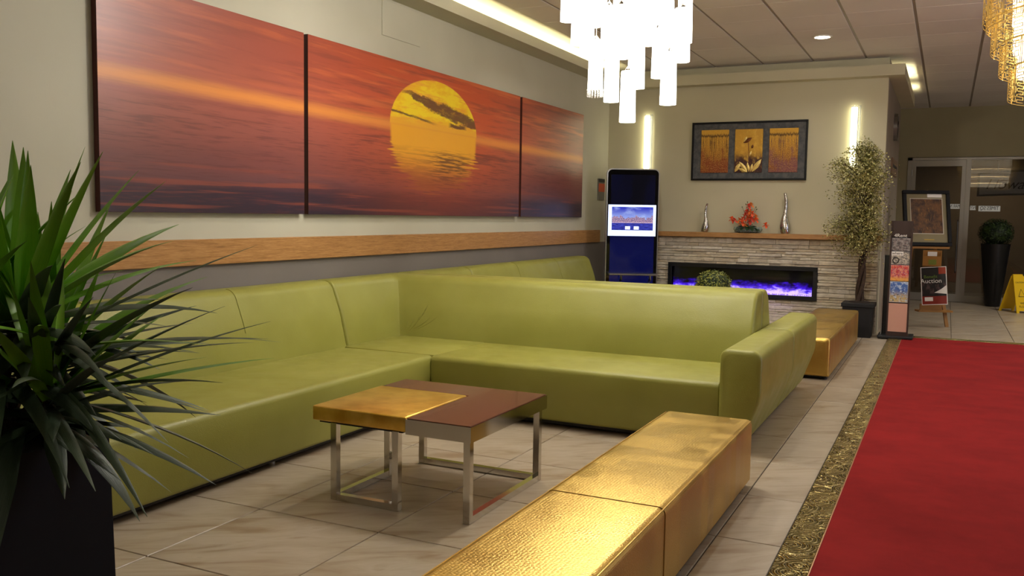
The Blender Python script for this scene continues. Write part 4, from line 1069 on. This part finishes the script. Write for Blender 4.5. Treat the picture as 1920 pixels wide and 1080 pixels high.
MB().box(-.155,.155,-.002,0,.01,.525).build('print', mat('poster_print',rough=.4,fn=f_poster), q, smooth=False, uv=lambda c:(c.x/.31+.5,c.z/.535))
text('Auction','title',.085,M_ink,q,(-.035,-.003,.335),(PI/2,0,0)); text('Benefit','title',.062,mat('title_green',(96,120,40),.6),q,(-.04,-.003,.395),(PI/2,0,0))
mm = MB(); mm.quad((.0,-.003,.17),(.155,-.003,.15),(.155,-.003,.27),(.09,-.003,.22)); mm.build('white_shape', M_ink, q, smooth=False)
MB().box(-.125,-.02,-.003,-.002,.055,.11).build('white_box', M_ink, q, smooth=False)

# ================================================================= TALL PLANTER BY THE DOORS
TX_,TY_ = .79,18.15
t = thing('tall_planter','round clipped topiary in a tall tapered black planter before the glass doors','plant',(TX_,TY_,0)); off=t.location
MB().lathe([(.115,0),(.125,.01),(.235,1.08),(.24,1.12),(.22,1.12),(.215,1.08)],TX_,TY_,28).build('planter', M_black, t, off=off)
MB().sphere((TX_,TY_,1.31),.25,2,(1,1,.85)).build('core', M_boxdark, t, off=off)
ball_foliage((TX_,TY_,1.31),.285,3000,.03,M_boxdark,t,off,.88,5)

# ================================================================= WET FLOOR SIGN
wx,wy = 1.10,17.25
t = thing('wet_floor_sign','yellow folding wet floor sign at the right edge beside the tall planter','sign',(wx,wy,0)); t.rotation_euler=(0,0,math.radians(35))
M_yel = mat('yellow_plastic',(222,180,24),.45)
for s in (-1,1):
    m = MB(); H=.62
    def P_(u,v,d): # u across, v up
        return (u, s*(.20*(1-v/H)+.01)+s*d, v)
    w0,w1_ = .145,.10
    outer = [P_(-w0,0.0,0),P_(-w0+.05,0,0),P_(-w0+.055,.035,0),P_(w0-.055,.035,0),P_(w0-.05,0,0),P_(w0,0,0),P_(w1_,H-.02,0),P_(w1_-.02,H,0),P_(-w1_+.02,H,0),P_(-w1_,H-.02,0)]
    o2 = [(a,b_+s*.012,c) for a,b_,c in outer]
    m.loft([outer,o2]).build('panel', M_yel, t, smooth=False)
ang = math.atan2(.20,.62)
def wl_text(s_, z, sz):
    v=z; y=-(.20*(1-v/.62)+.01)-.0135
    text(s_,'lettering',sz,M_inkb,t,(0,y,z),(PI/2-ang,0,0),depth=.0006)
wl_text('CAUTION',.50,.036); wl_text('WET',.16,.05); wl_text('FLOOR',.105,.05)
m = MB(); zc=.33; pts=[(-.06,zc-.06),(.06,zc-.06),(0,zc+.06)]
pp=[(a,-(.20*(1-c/.62)+.01)-.014,c) for a,c in pts]; m.tube(pp+[pp[0]],.005,5); m.build('warning_triangle', M_inkb, t)
MB().tube([(-.09,0,.625),(.09,0,.625)],.012,8).build('hinge', M_yel, t)

# ================================================================= assumed unseen window behind the cool side light
m = MB(); x=RX
m.box(x+.03,x+.10,4.8,10.2,2.74,2.8).box(x+.03,x+.10,4.8,10.2,.4,.46)
for y in (4.8,6.58,8.36,10.14): m.box(x+.03,x+.10,y,y+.06,.46,2.74)
w2 = struct(m.build('window_assumed', M_alu, smooth=False))
MB().box(x+.06,x+.066,4.86,10.14,.46,2.74).build('pane', M_glass, w2, smooth=False)

# ================================================================= sub-parts: pieces that belong to a part
SUB = {'touch_screen_kiosk': {'city_picture':'lit_window','screen_button':'lit_window','lit_window':None,'shelf_bracket':'shelf'},
       'straight_sofa': {'seam':'backrest','foot':'plinth'}, 'corner_sofa': {'crease':'backrest','foot':'plinth'},
       'gold_bench': {'seam':'upholstered_body','piping':'upholstered_body','foot':'base_board'},
       'potted_dracaena': {'soil':'planter'}, 'potted_tree': {'soil':'pot'}, 'magazine': {'title':'cover','title_strip':'cover','emblem':'cover'},
       'auction_poster': {'title':'print','white_shape':'print','white_box':'print'}, 'leaning_picture': {'painting':'mat_board','inner_border':'mat_board','label_card':'mat_board','signature_plate':'mat_board'},
       'wet_floor_sign': {'lettering':'panel','warning_triangle':'panel'}, 'banner_sign': {'lettering':'face'}, 'window_decal': {'lettering':'white_strip'},
       'framed_relief_picture': {'gilded_panel':'mat_board'}, 'wall_clock': {'hand':'face'}, 'electric_fireplace': {'flame':'firebox','ember_bed':'firebox'}}
base = lambda o: o.name.split('.')[0]
for root in [o for o in bpy.data.objects if o.parent is None and base(o) in SUB]:
    kids = list(root.children); first = {}
    for k in kids: first.setdefault(base(k), k)
    for k in kids:
        tgt = SUB[base(root)].get(base(k))
        if tgt and tgt in first and first[tgt] is not k: k.parent = first[tgt]
